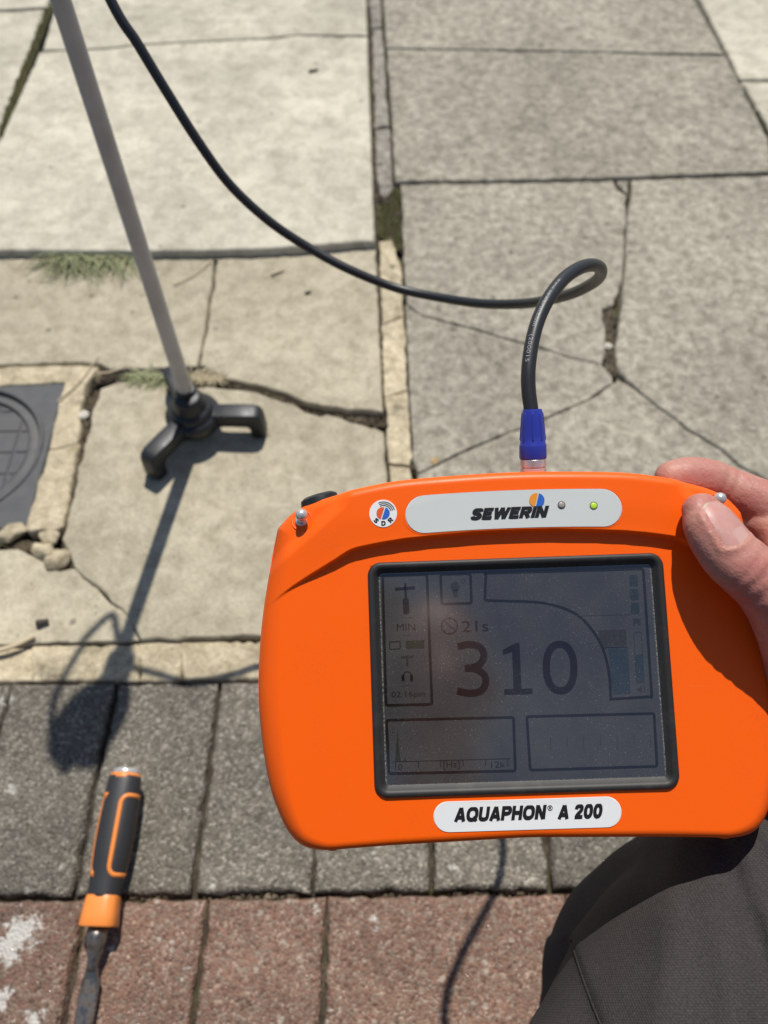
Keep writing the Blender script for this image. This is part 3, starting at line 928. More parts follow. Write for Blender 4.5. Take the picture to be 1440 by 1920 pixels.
# outline, left half from the photograph, mirrored
lpx = [(515, 988), (506, 1030), (499, 1070), (489, 1130), (481, 1200), (477, 1290), (480, 1355), (488, 1425), (501, 1490), (517, 1535), (533, 1566), (549, 1584)]
bpx = [(549, 1584), (568, 1594), (600, 1597), (660, 1592), (750, 1585), (900, 1576), (990, 1571)]
tpx = [(515, 988), (526, 975), (547, 957), (578, 943), (630, 928), (654, 922), (738, 905), (842, 895), (962, 888)]
cv = lambda L: np.array([dev(x, y, -4)[:2] for x, y in L])
Lc, Bc, Tc = cv(lpx), cv(bpx), cv(tpx)
Bc[-1, 0] = 0; Tc[-1, 0] = 0
mir = lambda A: A[::-1] * np.array([-1, 1])
TOP = bezpts(np.vstack([Tc, mir(Tc)[1:]]), 401)
BOT = bezpts(np.vstack([Bc, mir(Bc)[1:]]), 401)
LEF = bezpts(Lc, 421)
RIG = LEF * np.array([-1, 1])
OUT = np.vstack([TOP, RIG[1:], BOT[::-1][1:], LEF[::-1][1:-1]])
ridge_px = [(495, 1138), (547, 1100), (599, 1068), (634, 1047), (661, 1031), (703, 1021), (772, 1010), (877, 1000), (960, 995)]
Rc = np.array([dev(x, y, 2)[:2] for x, y in ridge_px]); Rc[-1, 0] = 0
RID = np.vstack([Rc, mir(Rc)[1:]])
RU, RVv = bezpts(RID, 200).T
BZ = (-66.5, 66.5, -51.45, 51.45)                 # outer bezel


def sm(x, a, b):
    t = np.clip((x - a) / (b - a), 0, 1)
    return t * t * (3 - 2 * t)


def odist(P):
    d = np.full(len(P), 1e9)
    A = OUT; B = np.roll(OUT, -1, 0)
    for i in range(0, len(A), 2):
        a, b = A[i], A[(i + 2) % len(A)]
        ab = b - a; t = np.clip(((P - a) @ ab) / (ab @ ab + 1e-12), 0, 1)
        d = np.minimum(d, np.linalg.norm(P - a - t[:, None] * ab, axis=1))
    return d


def hsurf(P, d=None):
    """front surface height (mm) of the housing"""
    P = np.atleast_2d(P)
    if d is None: d = odist(P)
    u, v = P[:, 0], P[:, 1]
    h = np.full(len(P), -1.0) - 1.6 * (np.abs(u) / 118) ** 3
    rv = np.interp(np.abs(u), RU[100:], RVv[100:])
    slope = np.interp(np.abs(u), RU[100:], np.abs(np.gradient(RVv, RU))[100:])
    dist = (v - rv) / np.sqrt(1 + slope ** 2)
    tap = 1 - sm(np.abs(u), 70, 116)
    h += 4.3 * tap * sm(dist, -0.75, 0.45)
    h += 0.5 * tap * sm(dist, 0, 14)
    # shoulder facets
    fa = (np.abs(u) - 73.6) * 0.62 + (v - 83.4) * 0.78 + 4.5
    h -= 2.6 * sm(fa, 0, 7) * sm(np.abs(u), 72, 80) + 0.10 * np.clip(fa, 0, 30) * sm(np.abs(u), 72, 80)
    # rounded edge: wide at the sides, tight at top and bottom
    sidew = sm(np.abs(u), 84, 112)
    R = 4.2 + 8.6 * sidew * (1 - 0.45 * sm(v, 50, 80))
    q = np.clip(1 - d / R, 0, 1)
    h -= R * (1 - np.sqrt(np.clip(1 - q ** 2, 0, 1)))
    # well under the screen frame
    ins = np.minimum(np.minimum(u - BZ[0], BZ[1] - u), np.minimum(v - BZ[2], BZ[3] - v))
    h -= 6 * sm(ins, 1.5, 3)
    return h


nu, nv = 401, 421
s = np.linspace(0, 1, nu)[None, :, None]; t = np.linspace(0, 1, nv)[:, None, None]
tt = t + 0.0
Pg = (1 - t) * TOP[None] + t * BOT[None] + (1 - s) * LEF[:, None] + s * RIG[:, None] - ((1 - s) * (1 - t) * TOP[0] + s * (1 - t) * TOP[-1] + (1 - s) * t * BOT[0] + s * t * BOT[-1])
Pg = Pg.reshape(-1, 2)
dg_ = odist(Pg)
edge = np.zeros((nv, nu), bool); edge[0] = edge[-1] = True; edge[:, 0] = edge[:, -1] = True
dg_[edge.ravel()] = 0
hg = hsurf(Pg, dg_)
V = np.hstack([Pg, hg[:, None]])
F = [(j * nu + i, (j + 1) * nu + i, (j + 1) * nu + i + 1, j * nu + i + 1) for j in range(nv - 1) for i in range(nu - 1)]
loop = [i for i in range(nu)] + [j * nu + nu - 1 for j in range(1, nv)] + [(nv - 1) * nu + i for i in range(nu - 2, -1, -1)] + [j * nu for j in range(nv - 2, 0, -1)]
V = list(map(tuple, V)); prev = loop
cenv = np.array([0, 6.])
for sc_, w in ((1.0, -14.), (0.997, -18.), (0.985, -21.), (0.96, -23.), (0.72, -30.), (0.66, -42.), (0.62, -45.)):
    b = len(V)
    for k in loop:
        p = (Pg[k] - cenv) * sc_ + cenv; V.append((p[0], p[1], w))
    cur = list(range(b, b + len(loop)))
    F += [(prev[k], prev[(k + 1) % len(loop)], cur[(k + 1) % len(loop)], cur[k]) for k in range(len(loop))]
    prev = cur
F.append(tuple(prev))
hou = rp('housing', V, F, m_orange)
fix_normals(hou)


def rrect(x0, x1, y0, y1, r, n=8):
    out = []
    for cx_, cy_, a0 in ((x1 - r, y1 - r, 0), (x0 + r, y1 - r, 90), (x0 + r, y0 + r, 180), (x1 - r, y0 + r, 270)):
        for k in range(n + 1):
            a = math.radians(a0 + 90 * k / n); out.append((cx_ + r * math.cos(a), cy_ + r * math.sin(a)))
    return out


def rings_mesh(rings, cap=False):
    n = len(rings[0][0]); V, F = [], []
    for pts, z in rings: V += [(x, y, z) for x, y in pts]
    for r in range(len(rings) - 1):
        for k in range(n): F.append((r * n + k, r * n + (k + 1) % n, (r + 1) * n + (k + 1) % n, (r + 1) * n + k))
    if cap: F.append(tuple((len(rings) - 1) * n + k for k in range(n)))
    return V, F


bz = lambda i, r: rrect(BZ[0] + i, BZ[1] - i, BZ[2] + i, BZ[3] - i, r)
V, F = rings_mesh([(bz(0, 6), -4), (bz(0, 6), -.9), (bz(.15, 5.9), -.3), (bz(.7, 5.5), .25), (bz(1.6, 4.8), .35), (bz(2.6, 4), .1), (bz(3.2, 3.4), -.5), (bz(4.6, 2.2), -2.4), (bz(5.2, 1.8), -2.75), (bz(7, 1), -2.9)])
rp('bezel', V, F, m_bezel)

# ---- screen
WS = -2.6


def lcd(name, col, dust=1.0, rough=.07):
    M = Mat(name); oc = M.obj()
    d1 = M.voro(1150, vec=oc); s1 = M.n('SeparateColor', {'Color': M.voro(1150, 'Color', oc)}).outputs[0]
    cl = M.noise(34, 5, .7, oc)
    spk = M.math('MULTIPLY', M.ramp(d1, (.10, .8), (.26, 0.)), M.ramp(s1, (.80, 0.), (.9, 1.)))
    spk = M.math('MULTIPLY', spk, M.ramp(cl, (.32, .12), (.66, 1.)))
    d2 = M.voro(2200, vec=oc); fine = M.math('MULTIPLY', M.ramp(d2, (.1, .5), (.35, 0.)), M.ramp(cl, (.3, .1), (.7, .7)))
    # dirt gathered along the rim of the glass
    sx = M.n('SeparateXYZ', {'Vector': oc})
    ex = M.math('SUBTRACT', .0615, M.math('ABSOLUTE', sx.outputs[0])); ey = M.math('SUBTRACT', .0468, M.math('ABSOLUTE', sx.outputs[1]))
    ed = M.ramp(M.math('MULTIPLY', M.math('MINIMUM', ex, ey), 100.0), (0.0, 1.0), (0.075, 0.0))
    edd = M.math('MULTIPLY', ed, M.ramp(M.noise(800, 5, .75, oc), (.42, 0.), (.6, .85)))
    film = M.ramp(M.noise(16, 5, .65, oc), (.35, .01), (.75, .10))
    f = M.math('MAXIMUM', M.math('MAXIMUM', spk, fine), M.math('MAXIMUM', edd, film))
    f = M.math('MULTIPLY', f, dust, True)
    M.P(Base_Color=M.mix(f, col, (.40, .38, .32)), Roughness=M.math('ADD', rough, M.math('MULTIPLY', f, .5)))
    M.b.inputs['Specular IOR Level'].default_value = 0.6
    M.b.inputs['Coat Weight'].default_value = 1.0
    M.b.inputs['Coat IOR'].default_value = 2.0
    M.b.inputs['Coat Roughness'].default_value = 0.11
    return M.m


m_lcd = lcd('lcd_glass', (0.033, 0.033, 0.036))
m_ui = lcd('lcd_ink', (0.0040, 0.0030, 0.0036), .45)
m_uif = lcd('lcd_faint_ink', (0.014, 0.0135, 0.015), .8)
m_digit = lcd('lcd_digit', (0.0055, 0.0015, 0.0018), .45)
m_uigreen = lcd('lcd_green', (0.010, 0.016, 0.008), .7)
m_uiteal = lcd('lcd_teal', (0.011, 0.018, 0.020), .7)
m_uiblue = lcd('lcd_blue', (0.012, 0.021, 0.032), .7)
m_uibrown = lcd('lcd_brown', (0.022, 0.018, 0.016), .7)
m_panel = lcd('lcd_panel', (0.036, 0.036, 0.039))
sc0 = rrect(BZ[0] + 4.9, BZ[1] - 4.9, BZ[2] + 4.9, BZ[3] - 4.9, 1.0)
screen = rp('screen', [(x, y, WS) for x, y in sc0], [tuple(range(len(sc0)))], m_lcd, smooth=False, label='dusty dark grey display with dim blue sky reflection')
SX = lambda X, Y: dev(670 + X / 2.3226, 1020 + Y / 2.3226, WS)[:2]
lvl = [0]


def flat(name, P, F, mat, k=1):
    z = WS + .02 * k
    return rp(name, [(x, y, z) for x, y in P], F, mat, screen, False)


def stroke(name, pts, w, mat, closed=False, k=1, dv=True, n=None):
    """ribbon of width w mm along points given in the close-up's pixels"""
    P = np.array([SX(*p) for p in pts]) if dv else np.array(pts, float)
    if n: P = bezpts(P, n)
    m = len(P)
    if closed: T = np.roll(P, -1, 0) - np.roll(P, 1, 0)
    else: T = np.gradient(P, axis=0)
    # mitred normals
    V = []
    for i in range(m):
        a = P[i] - P[i - 1] if (closed or i > 0) else P[1] - P[0]
        b = P[(i + 1) % m] - P[i] if (closed or i < m - 1) else a
        a = a / (np.linalg.norm(a) + 1e-9); b = b / (np.linalg.norm(b) + 1e-9)
        na, nb = np.array([-a[1], a[0]]), np.array([-b[1], b[0]])
        mm = na + nb; mm /= np.linalg.norm(mm) + 1e-9
        L = w / 2 / max(.4, mm @ na)
        V += [P[i] + mm * L, P[i] - mm * L]
    F = [(2 * i, 2 * i + 1, (2 * i + 3) % (2 * m), (2 * i + 2) % (2 * m)) for i in range(m if closed else m - 1)]
    return flat(name, V, F, mat, k)


def quad(name, pts, mat, k=1):
    return flat(name, [SX(*p) for p in pts], [tuple(range(len(pts)))], mat, k)


def label_text(name, s_, cxy, w, h, mat, k=2, bold=0., shear=0., parent=None, rot=0., zf=None, space=1.):
    V, F = textmesh(s_, bold, shear, space)
    lo, hi = V.min(0), V.max(0)
    V = (V - (lo + hi) / 2) / (hi - lo) * np.array([w, h])
    c, s2 = math.cos(rot), math.sin(rot)
    V = V @ np.array([[c, s2], [-s2, c]]) + np.array(cxy)
    if zf is None: return flat(name, V, F, mat, k)
    return rp(name, [(x, y, z) for (x, y), z in zip(V, zf(V))], F, mat, parent, False)


def ribbon(P, w, closed=False):
    P = np.array(P, float); m = len(P); V = []
    for i in range(m):
        a = P[i] - P[i - 1] if (closed or i > 0) else P[1] - P[0]
        b = P[(i + 1) % m] - P[i] if (closed or i < m - 1) else a
        a = a / (np.linalg.norm(a) + 1e-9); b = b / (np.linalg.norm(b) + 1e-9)
        na, nb = np.array([-a[1], a[0]]), np.array([-b[1], b[0]])
        mm = na + nb; mm /= np.linalg.norm(mm) + 1e-9
        L = w / 2 / max(.4, mm @ na)
        V += [P[i] + mm * L, P[i] - mm * L]
    return np.array(V), [(2 * i, 2 * i + 1, (2 * i + 3) % (2 * m), (2 * i + 2) % (2 * m)) for i in range(m if closed else m - 1)]


def oval(cx_, cy_, rx, ry, n=26):
    return [(cx_ + rx * math.copysign(abs(math.cos(a)) ** .85, math.cos(a)), cy_ + ry * math.copysign(abs(math.sin(a)) ** .85, math.sin(a))) for a in np.linspace(0, 2 * math.pi, n + 1)[:-1]]


# heavy sans capitals drawn as broad strokes: width, [(points, closed, smoothed)]
BW = .29
bowl = [(.13, .88), (.48, .88), (.66, .82), (.71, .68), (.66, .54), (.48, .47), (.13, .47)]
GLY = {
    'S': (.84, [([(.72, .70), (.66, .83), (.44, .885), (.22, .83), (.15, .70), (.24, .58), (.44, .51), (.63, .42), (.70, .29), (.62, .16), (.42, .115), (.19, .16), (.11, .31)], 0, 40)]),
    'E': (.76, [([(.13, 0), (.13, 1)], 0, 0), ([(.13, .885), (.74, .885)], 0, 0), ([(.13, .5), (.68, .5)], 0, 0), ([(.13, .115), (.76, .115)], 0, 0)]),
    'W': (1.24, [([(.12, 1), (.34, 0)], 0, 0), ([(.34, 0), (.62, 1)], 0, 0), ([(.62, 1), (.90, 0)], 0, 0), ([(.90, 0), (1.12, 1)], 0, 0)]),
    'R': (.86, [([(.13, 0), (.13, 1)], 0, 0), (bowl, 0, 24), ([(.44, .47), (.72, 0)], 0, 0)]),
    'P': (.82, [([(.13, 0), (.13, 1)], 0, 0), (bowl, 0, 24)]),
    'I': (.26, [([(.13, 0), (.13, 1)], 0, 0)]),
    'N': (.86, [([(.13, 0), (.13, 1)], 0, 0), ([(.16, .98), (.70, .02)], 0, 0), ([(.73, 0), (.73, 1)], 0, 0)]),
    'H': (.86, [([(.13, 0), (.13, 1)], 0, 0), ([(.13, .5), (.73, .5)], 0, 0), ([(.73, 0), (.73, 1)], 0, 0)]),
    'A': (.92, [([(.12, 0), (.44, 1)], 0, 0), ([(.48, 1), (.80, 0)], 0, 0), ([(.25, .29), (.67, .29)], 0, 0)]),
    'U': (.86, [([(.13, 1), (.13, .36), (.20, .17), (.43, .115), (.66, .17), (.73, .36), (.73, 1)], 0, 34)]),
    'O': (.98, [(oval(.49, .5, .365, .39), 1, 0)]),
    'Q': (.98, [(oval(.49, .5, .365, .39), 1, 0), ([(.55, .28), (.90, -.03)], 0, 0)]),
    '2': (.74, [([(.13, .66), (.18, .82), (.38, .885), (.56, .82), (.60, .67), (.50, .50), (.30, .32), (.17, .12)], 0, 30), ([(.06, .115), (.72, .115)], 0, 0)]),
    '0': (.74, [(oval(.37, .5, .25, .39), 1, 0)]),
    'D': (.86, [([(.13, 0), (.13, 1)], 0, 0), ([(.13, .885), (.44, .885), (.68, .76), (.73, .5), (.68, .24), (.44, .115), (.13, .115)], 0, 30)]),
    ' ': (.32, []),
}


def heavy(name, text, cxy, w, h, mat, parent, lift, shear=.22, bw=BW, rot=0.):
    V, F, Z, x, k = [], [], [], 0, 0
    for ch in text:
        gw, st = GLY[ch]
        for pts, cl, smo in st:
            P = np.array(pts, float)
            if smo: P = bezpts(P, smo)
            v, f = ribbon(P, bw, bool(cl)); b = len(V)
            v[:, 1] = np.clip(v[:, 1], -.06, 1.0)
            V += [(p[0] + x, p[1]) for p in v]; F += [tuple(i + b for i in q) for q in f]; Z += [k % 4 * .012] * len(v); k += 1
        x += gw + .07
    V = np.array(V); V[:, 0] += V[:, 1] * shear
    lo, hi = V.min(0), V.max(0); V[:, 0] = (V[:, 0] - (lo[0] + hi[0]) / 2) / (hi[0] - lo[0]) * w; V[:, 1] = (V[:, 1] - .5) * h
    c, s2 = math.cos(rot), math.sin(rot)
    V = V @ np.array([[c, s2], [-s2, c]]) + np.array(cxy)
    return rp(name, [(p[0], p[1], z + lift + dz) for p, z, dz in zip(V, hsurf(V), Z)], F, mat, parent, False)


def rpoly(pts, r=10, n=4):
    """round the corners of a close-up polygon"""
    out = []; m = len(pts)
    for i in range(m):
        p, a, b = np.array(pts[i], float), np.array(pts[i - 1], float), np.array(pts[(i + 1) % m], float)
        da, db = a - p, b - p
        ra = min(r, np.linalg.norm(da) / 2); rb = min(r, np.linalg.norm(db) / 2)
        A = p + da / np.linalg.norm(da) * ra; B = p + db / np.linalg.norm(db) * rb
        for k in range(n + 1):
            t = k / n; out.append(tuple((1 - t) ** 2 * A + 2 * t * (1 - t) * p + t * t * B))
    return out


box = [(110, 140), (303, 133), (325, 698), (125, 703)]
quad('status_panel', rpoly(box), m_panel, 1)
stroke('panel_outline', rpoly(box), 1.2, m_ui, True, 2)
box = [(362, 133), (492, 130), (497, 258), (368, 262)]
quad('lamp_button', rpoly(box), m_panel, 1)
stroke('panel_outline', rpoly(box), 1.2, m_ui, True, 2)
ring = lambda cx_, cy_, r, n=28: [(cx_ + r * math.cos(2 * math.pi * k / n), cy_ + r * math.sin(2 * math.pi * k / n)) for k in range(n)]
quad('lamp_icon', ring(426, 185, 21), m_uif, 2)
quad('lamp_icon', [(414, 200), (440, 199), (436, 232), (419, 233)], m_uif, 2)
stroke('lamp_icon', ring(460, 162, 9, 16), .4, m_uif, True, 2)
arc = [(1103, 676), (1100, 600), (1088, 520), (1066, 448), (1030, 385), (975, 322), (905, 282), (810, 257), (720, 250)]
arcd = bezpts(np.array(arc, float), 40)
meter = rpoly([(550, 128), (1245, 108), (1283, 672)], 12) + [tuple(p) for p in arcd] + rpoly([(720, 249), (556, 246), (550, 140)], 10)[5:10]
stroke('meter_outline', meter, 1.2, m_ui, True, 2)
stroke('meter_line', [(975, 312), (1190, 308)], .28, m_uif, False, 2)
quad('meter_bar', [(1047, 376), (1171, 372), (1174, 443), (1060, 447)], m_uibrown, 1)
stroke('meter_line', [(1075, 452), (1176, 448)], .5, m_ui, False, 2)
quad('meter_bar', [(1092, 456), (1178, 453), (1190, 652), (1112, 656)], m_uiblue, 1)
slider = [(1203, 386), (1237, 383), (1250, 602), (1216, 606)]
stroke('slider_outline', rpoly(slider, 8), .3, m_uif, True, 2)
quad('slider_bar', [(1210, 482), (1242, 479), (1250, 600), (1217, 604)], m_uiblue, 1)
for k in range(3):
    quad('level_block', rpoly([(1183 + 3 * k, 136 + 60 * k), (1220 + 3 * k, 134 + 60 * k), (1223 + 3 * k, 184 + 60 * k), (1186 + 3 * k, 186 + 60 * k)], 8), m_uiteal, 2)
quad('bell_icon', [(1200, 325), (1232, 324), (1234, 355), (1224, 356), (1222, 345), (1212, 345), (1210, 356), (1200, 357)], m_uif, 2)
quad('speaker_icon', [(1220, 628), (1228, 627), (1238, 617), (1240, 648), (1230, 640), (1221, 641)], m_uif, 2)
stroke('speaker_icon', [(1246, 620), (1252, 632), (1249, 645)], .25, m_uif, False, 2)
# status panel contents
quad('microphone_icon', [(164, 190), (250, 184), (251, 198), (165, 204)], m_ui, 2)
quad('microphone_icon', [(203, 172), (213, 171), (216, 235), (224, 240), (227, 300), (215, 308), (201, 304), (197, 242), (206, 235)], m_ui, 2)
for y in (322, 398, 618): stroke('panel_line', [(190, y + 1), (242, y - 1)], .25, m_uif, False, 2)
label_text('lettering', 'MIN', SX(212, 362), 8.3, 3.2, m_ui)
stroke('battery_icon', rpoly([(140, 427), (186, 425), (187, 457), (141, 459)], 6), .45, m_ui, True, 2)
quad('battery_icon', [(211, 422), (291, 419), (292, 455), (212, 458)], m_uigreen, 2)
quad('antenna_icon', [(190, 488), (246, 485), (246, 496), (222, 498), (223, 534), (213, 534), (212, 498), (191, 500)], m_uif, 2)
stroke('headphone_icon', [(197, 592), (200, 570), (217, 556), (234, 568), (240, 590)], .5, m_ui, False, 2, n=14)
for x in (192, 229): quad('headphone_icon', [(x, 572), (x + 13, 571), (x + 14, 598), (x + 1, 599)], m_ui, 2)
label_text('lettering', '02:16pm', SX(222, 658), 15.0, 3.3, m_ui)
stroke('clock_icon', ring(401, 357, 35), .45, m_ui, True, 2)
stroke('clock_icon', [(387, 340), (404, 360), (424, 372)], .45, m_ui, False, 2)
for k in range(8):
    a = k * math.pi / 4
    stroke('clock_icon', [(401 + 27 * math.cos(a), 357 + 27 * math.sin(a)), (401 + 34 * math.cos(a), 357 + 34 * math.sin(a))], .4, m_ui, False, 2)
label_text('lettering', '21s', SX(513, 358), 11.8, 5.0, m_ui)
# the reading
three = [(437, 447), (490, 437), (535, 450), (551, 485), (535, 522), (500, 538), (468, 541)]
three2 = [(468, 541), (515, 545), (552, 570), (559, 605), (540, 638), (495, 650), (434, 641)]
st1 = bezpts(np.array([SX(*p) for p in three]), 24); st2 = bezpts(np.array([SX(*p) for p in three2]), 24)
r1, r2 = ribbon(st1, 3.1), ribbon(st2, 3.1)
V, F = merge([(np.hstack([r1[0], np.full((len(r1[0]), 1), WS + .06)]), r1[1]), (np.hstack([r2[0], np.full((len(r2[0]), 1), WS + .075)]), r2[1])])
rp('digit', V, F, m_digit, screen, False)
quad('digit', [(632, 462), (690, 430), (706, 429), (715, 630), (762, 629), (763, 654), (640, 657), (639, 632), (680, 631), (674, 470), (634, 484)], m_digit, 3)
ov = [(883 + 60 * math.copysign(abs(math.cos(a)) ** .86, math.cos(a)) + 4 * math.sin(a), 538 + 101 * math.copysign(abs(math.sin(a)) ** .92, math.sin(a)) - 3 * math.cos(a)) for a in np.linspace(0, 2 * math.pi, 49)[:-1]]
stroke('digit', ov, 3.2, m_digit, True, 3)
# spectrum box and level box
box = [(127, 768), (680, 755), (688, 988), (138, 1000)]
quad('spectrum_panel', rpoly(box), m_panel, 1)
stroke('panel_outline', rpoly(box), 1.2, m_ui, True, 2)
stroke('axis_line', [(152, 949), (666, 935)], .35, m_ui, False, 2)
for k, x in enumerate((166, 265, 362, 460, 558, 655)):
    y = 949 - (x - 152) * .0272
    stroke('axis_tick', [(x, y), (x + 1, y + 34 - (k % 5 != 0) * 6)], .35, m_ui, False, 2)
quad('spectrum_peak', [(163, 947), (170, 880), (176, 795), (180, 880), (189, 946)], m_uigreen, 2)
quad('spectrum_peak', [(200, 946), (207, 930), (214, 945)], m_uigreen, 2)
label_text('lettering', '0', SX(187, 972), 1.9, 2.6, m_ui)
label_text('lettering', '[Hz]', SX(410, 964), 7.2, 3.6, m_ui)
label_text('lettering', '12k', SX(613, 961), 6.0, 2.7, m_ui)
label_text('lettering', '2', SX(156, 810), 1.4, 2.2, m_uif)
box = [(738, 752), (1292, 738), (1305, 968), (753, 985)]
quad('level_panel', rpoly(box), m_panel, 1)
stroke('panel_outline', rpoly(box), 1.2, m_ui, True, 2)
for k in range(8):
    x = 768 + 72.5 * k
    stroke('level_line', [(x, 842 - k * 1.8), (x + 2, (905 if k % 2 else 885) - k * 1.8)], .22, m_uif, False, 2)

# ---- plates and stickers lie on the housing
m_plate = plain('grey_plate', (0.60, 0.63, 0.605), 0.42)
m_white = plain('white_plate', (0.78, 0.79, 0.78), 0.4)
m_ink = plain('black_print', (0.012, 0.012, 0.013), 0.45)
m_lorange = plain('logo_orange', (0.78, 0.27, 0.02), 0.45)
m_lred = plain('logo_red', (0.74, 0.10, 0.02), 0.45)
m_lblue = plain('logo_blue', (0.02, 0.12, 0.50), 0.45)


def pill(x0, x1, y0, y1, n=14, bow=0.0):
    r = (y1 - y0) / 2; cy_ = (y0 + y1) / 2; out = []
    for k in range(n + 1):
        a = math.radians(-90 + 180 * k / n); out.append((x1 - r + r * math.cos(a), cy_ + r * math.sin(a)))
    for k in range(n + 1): out.append((x1 - r + (x0 + r - x1 + r) * (k + .5) / (n + 1), y1))
    for k in range(n + 1):
        a = math.radians(90 + 180 * k / n); out.append((x0 + r + r * math.cos(a), cy_ + r * math.sin(a)))
    for k in range(n + 1): out.append((x0 + r + (x1 - r - x0 - r) * (k + .5) / (n + 1), y0))
    P = np.array(out); P[:, 1] -= bow * (P[:, 0] / 50) ** 2
    return P


def plate(name, P, mat, lift=.25, parent=None, **k):
    """thin label following the housing surface"""
    c = P.mean(0); V = []
    hz = hsurf(P)
    inn = c + (P - c) * .985
    n = len(P)
    V = [(x, y, z - .3) for (x, y), z in zip(P, hz)] + [(x, y, z + lift) for (x, y), z in zip(inn, hsurf(inn))]
    F = [(i, (i + 1) % n, n + (i + 1) % n, n + i) for i in range(n)] + [tuple(range(n, 2 * n))]
    return rp(name, V, F, mat, parent, False, **k)


def drape(lift): return lambda P: hsurf(np.asarray(P)) + lift


D = lambda x, y, w=2: dev(x, y, w)[:2]
a, b = D(755, 957), D(1163, 949)
hw = (b[0] - a[0]) / 2
cyp = (D(960, 921)[1] + D(960, 990)[1]) / 2; hh = abs(D(960, 921)[1] - D(960, 990)[1]) / 2 * 1.03
pp = pill(-hw, hw, cyp - hh, cyp + hh, bow=1.3)
groove = rp('plate_rim', *(lambda P: ([(x, y, z + .12) for (x, y), z in zip(np.vstack([P, P.mean(0) + (P - P.mean(0)) * np.array([1.012, 1.05])]), hsurf(np.vstack([P, P.mean(0) + (P - P.mean(0)) * np.array([1.012, 1.05])])))], [(i, (i + 1) % len(P), len(P) + (i + 1) % len(P), len(P) + i) for i in range(len(P))]))(pp), m_orange)
lab = plate('label_plate', pp, m_plate, .35)
nmp = pill(D(811, 1527, -1)[0], D(1167, 1523, -1)[0], D(985, 1556, -1)[1], D(985, 1498, -1)[1])
nam = plate('name_plate', nmp, m_white, .3)
tb = D(955, 962.5); te = D(1005, 939)
heavy('lettering', 'SEWERIN', tb, 35.4, 5.2, m_ink, lab, .45, .3, .31)


def halfdisc(c, r, a0, a1, cut, n=18):
    P = [(c[0] + cut[0] + r * math.cos(math.radians(a0 + (a1 - a0) * k / n)), c[1] + cut[1] + r * math.sin(math.radians(a0 + (a1 - a0) * k / n))) for k in range(n + 1)]
    return np.array(P)


def decal(name, P, mat, parent, lift):
    return rp(name, [(x, y, z) for (x, y), z in zip(P, hsurf(P) + lift)], [tuple(range(len(P)))], mat, parent, False)


decal('logo_half', halfdisc(te, 3.2, 74, 254, (-.22, 0)), m_lorange, lab, .45)
decal('logo_half', halfdisc(te, 3.2, -106, 74, (.22, 0)), m_lblue, lab, .45)
m_ledoff = plain('led_off', (0.34, 0.31, 0.28), 0.25)
m_ledrim = plain('led_recess', (0.10, 0.10, 0.095), 0.4)
M = Mat('led_lit'); M.P(Base_Color=(0.35, 0.5, 0.05), Roughness=0.3, Emission_Color=(0.45, 0.75, 0.03)); M.b.inputs['Emission Strength'].default_value = 0.3
for (x, y), mt in (((1051, 948), m_ledoff), ((1111, 949), M.m)):
    c = D(x, y)
    decal('indicator_recess', halfdisc(c, 1.75, 0, 360, (0, 0), 24), m_ledrim, lab, .42)
    z0 = float(hsurf(c)[0]); V, F = lathe([(1.45, z0 + .42), (1.3, z0 + .62), (.9, z0 + .8), (.3, z0 + .85)], 20)
    V[:, 0] += c[0]; V[:, 1] += c[1]
    rp('indicator_light', V, F, mt, lab)
for (x, y, w, h, tx, bd) in ((938, 1524.5, 40.6, 6.0, 'AQUAPHON', .03), (1087, 1521, 19.8, 6.0, 'A 200', .03)):
    heavy('lettering', tx, D(x, y, -1), w, h, m_ink, nam, .4)
label_text('lettering', '®', D(1031, 1514.5, -1), 2.3, 2.3, m_ink, bold=.01, parent=nam, zf=drape(.4))
cst = D(718.5, 963.5)
stk = plate('round_sticker', halfdisc(cst, 6.3, 0, 360, (0, 0), 40)[:-1], m_white, .22)
decal('logo_half', halfdisc(cst, 2.75, 70, 250, (-.25, .1)), m_lred, stk, .3)
decal('logo_half', halfdisc(cst, 2.75, -110, 70, (.25, .1)), m_lblue, stk, .3)
for r in (3.7, 4.5, 5.3):
    A = [(cst[0] + rr * math.cos(math.radians(t)) + .2, cst[1] + .1 + rr * math.sin(math.radians(t))) for rr, ts in ((r, np.linspace(15, 115, 15)), (r - .38, np.linspace(115, 15, 15))) for t in ts]
    n = len(A)
    rp('radio_arc', [(x, y, z) for (x, y), z in zip(A, hsurf(np.array(A)) + .3)], [(k, k + 1, n - 2 - k, n - 1 - k) for k in range(14)], m_ink, stk, False)
for ch, an in (('S', 224), ('D', 270), ('R', 316)):
    a = math.radians(an)
    heavy('lettering', ch, cst + 4.45 * np.array([math.cos(a), math.sin(a)]), 1.95, 2.1, m_ink, stk, .3, 0., .27, a + math.pi / 2)


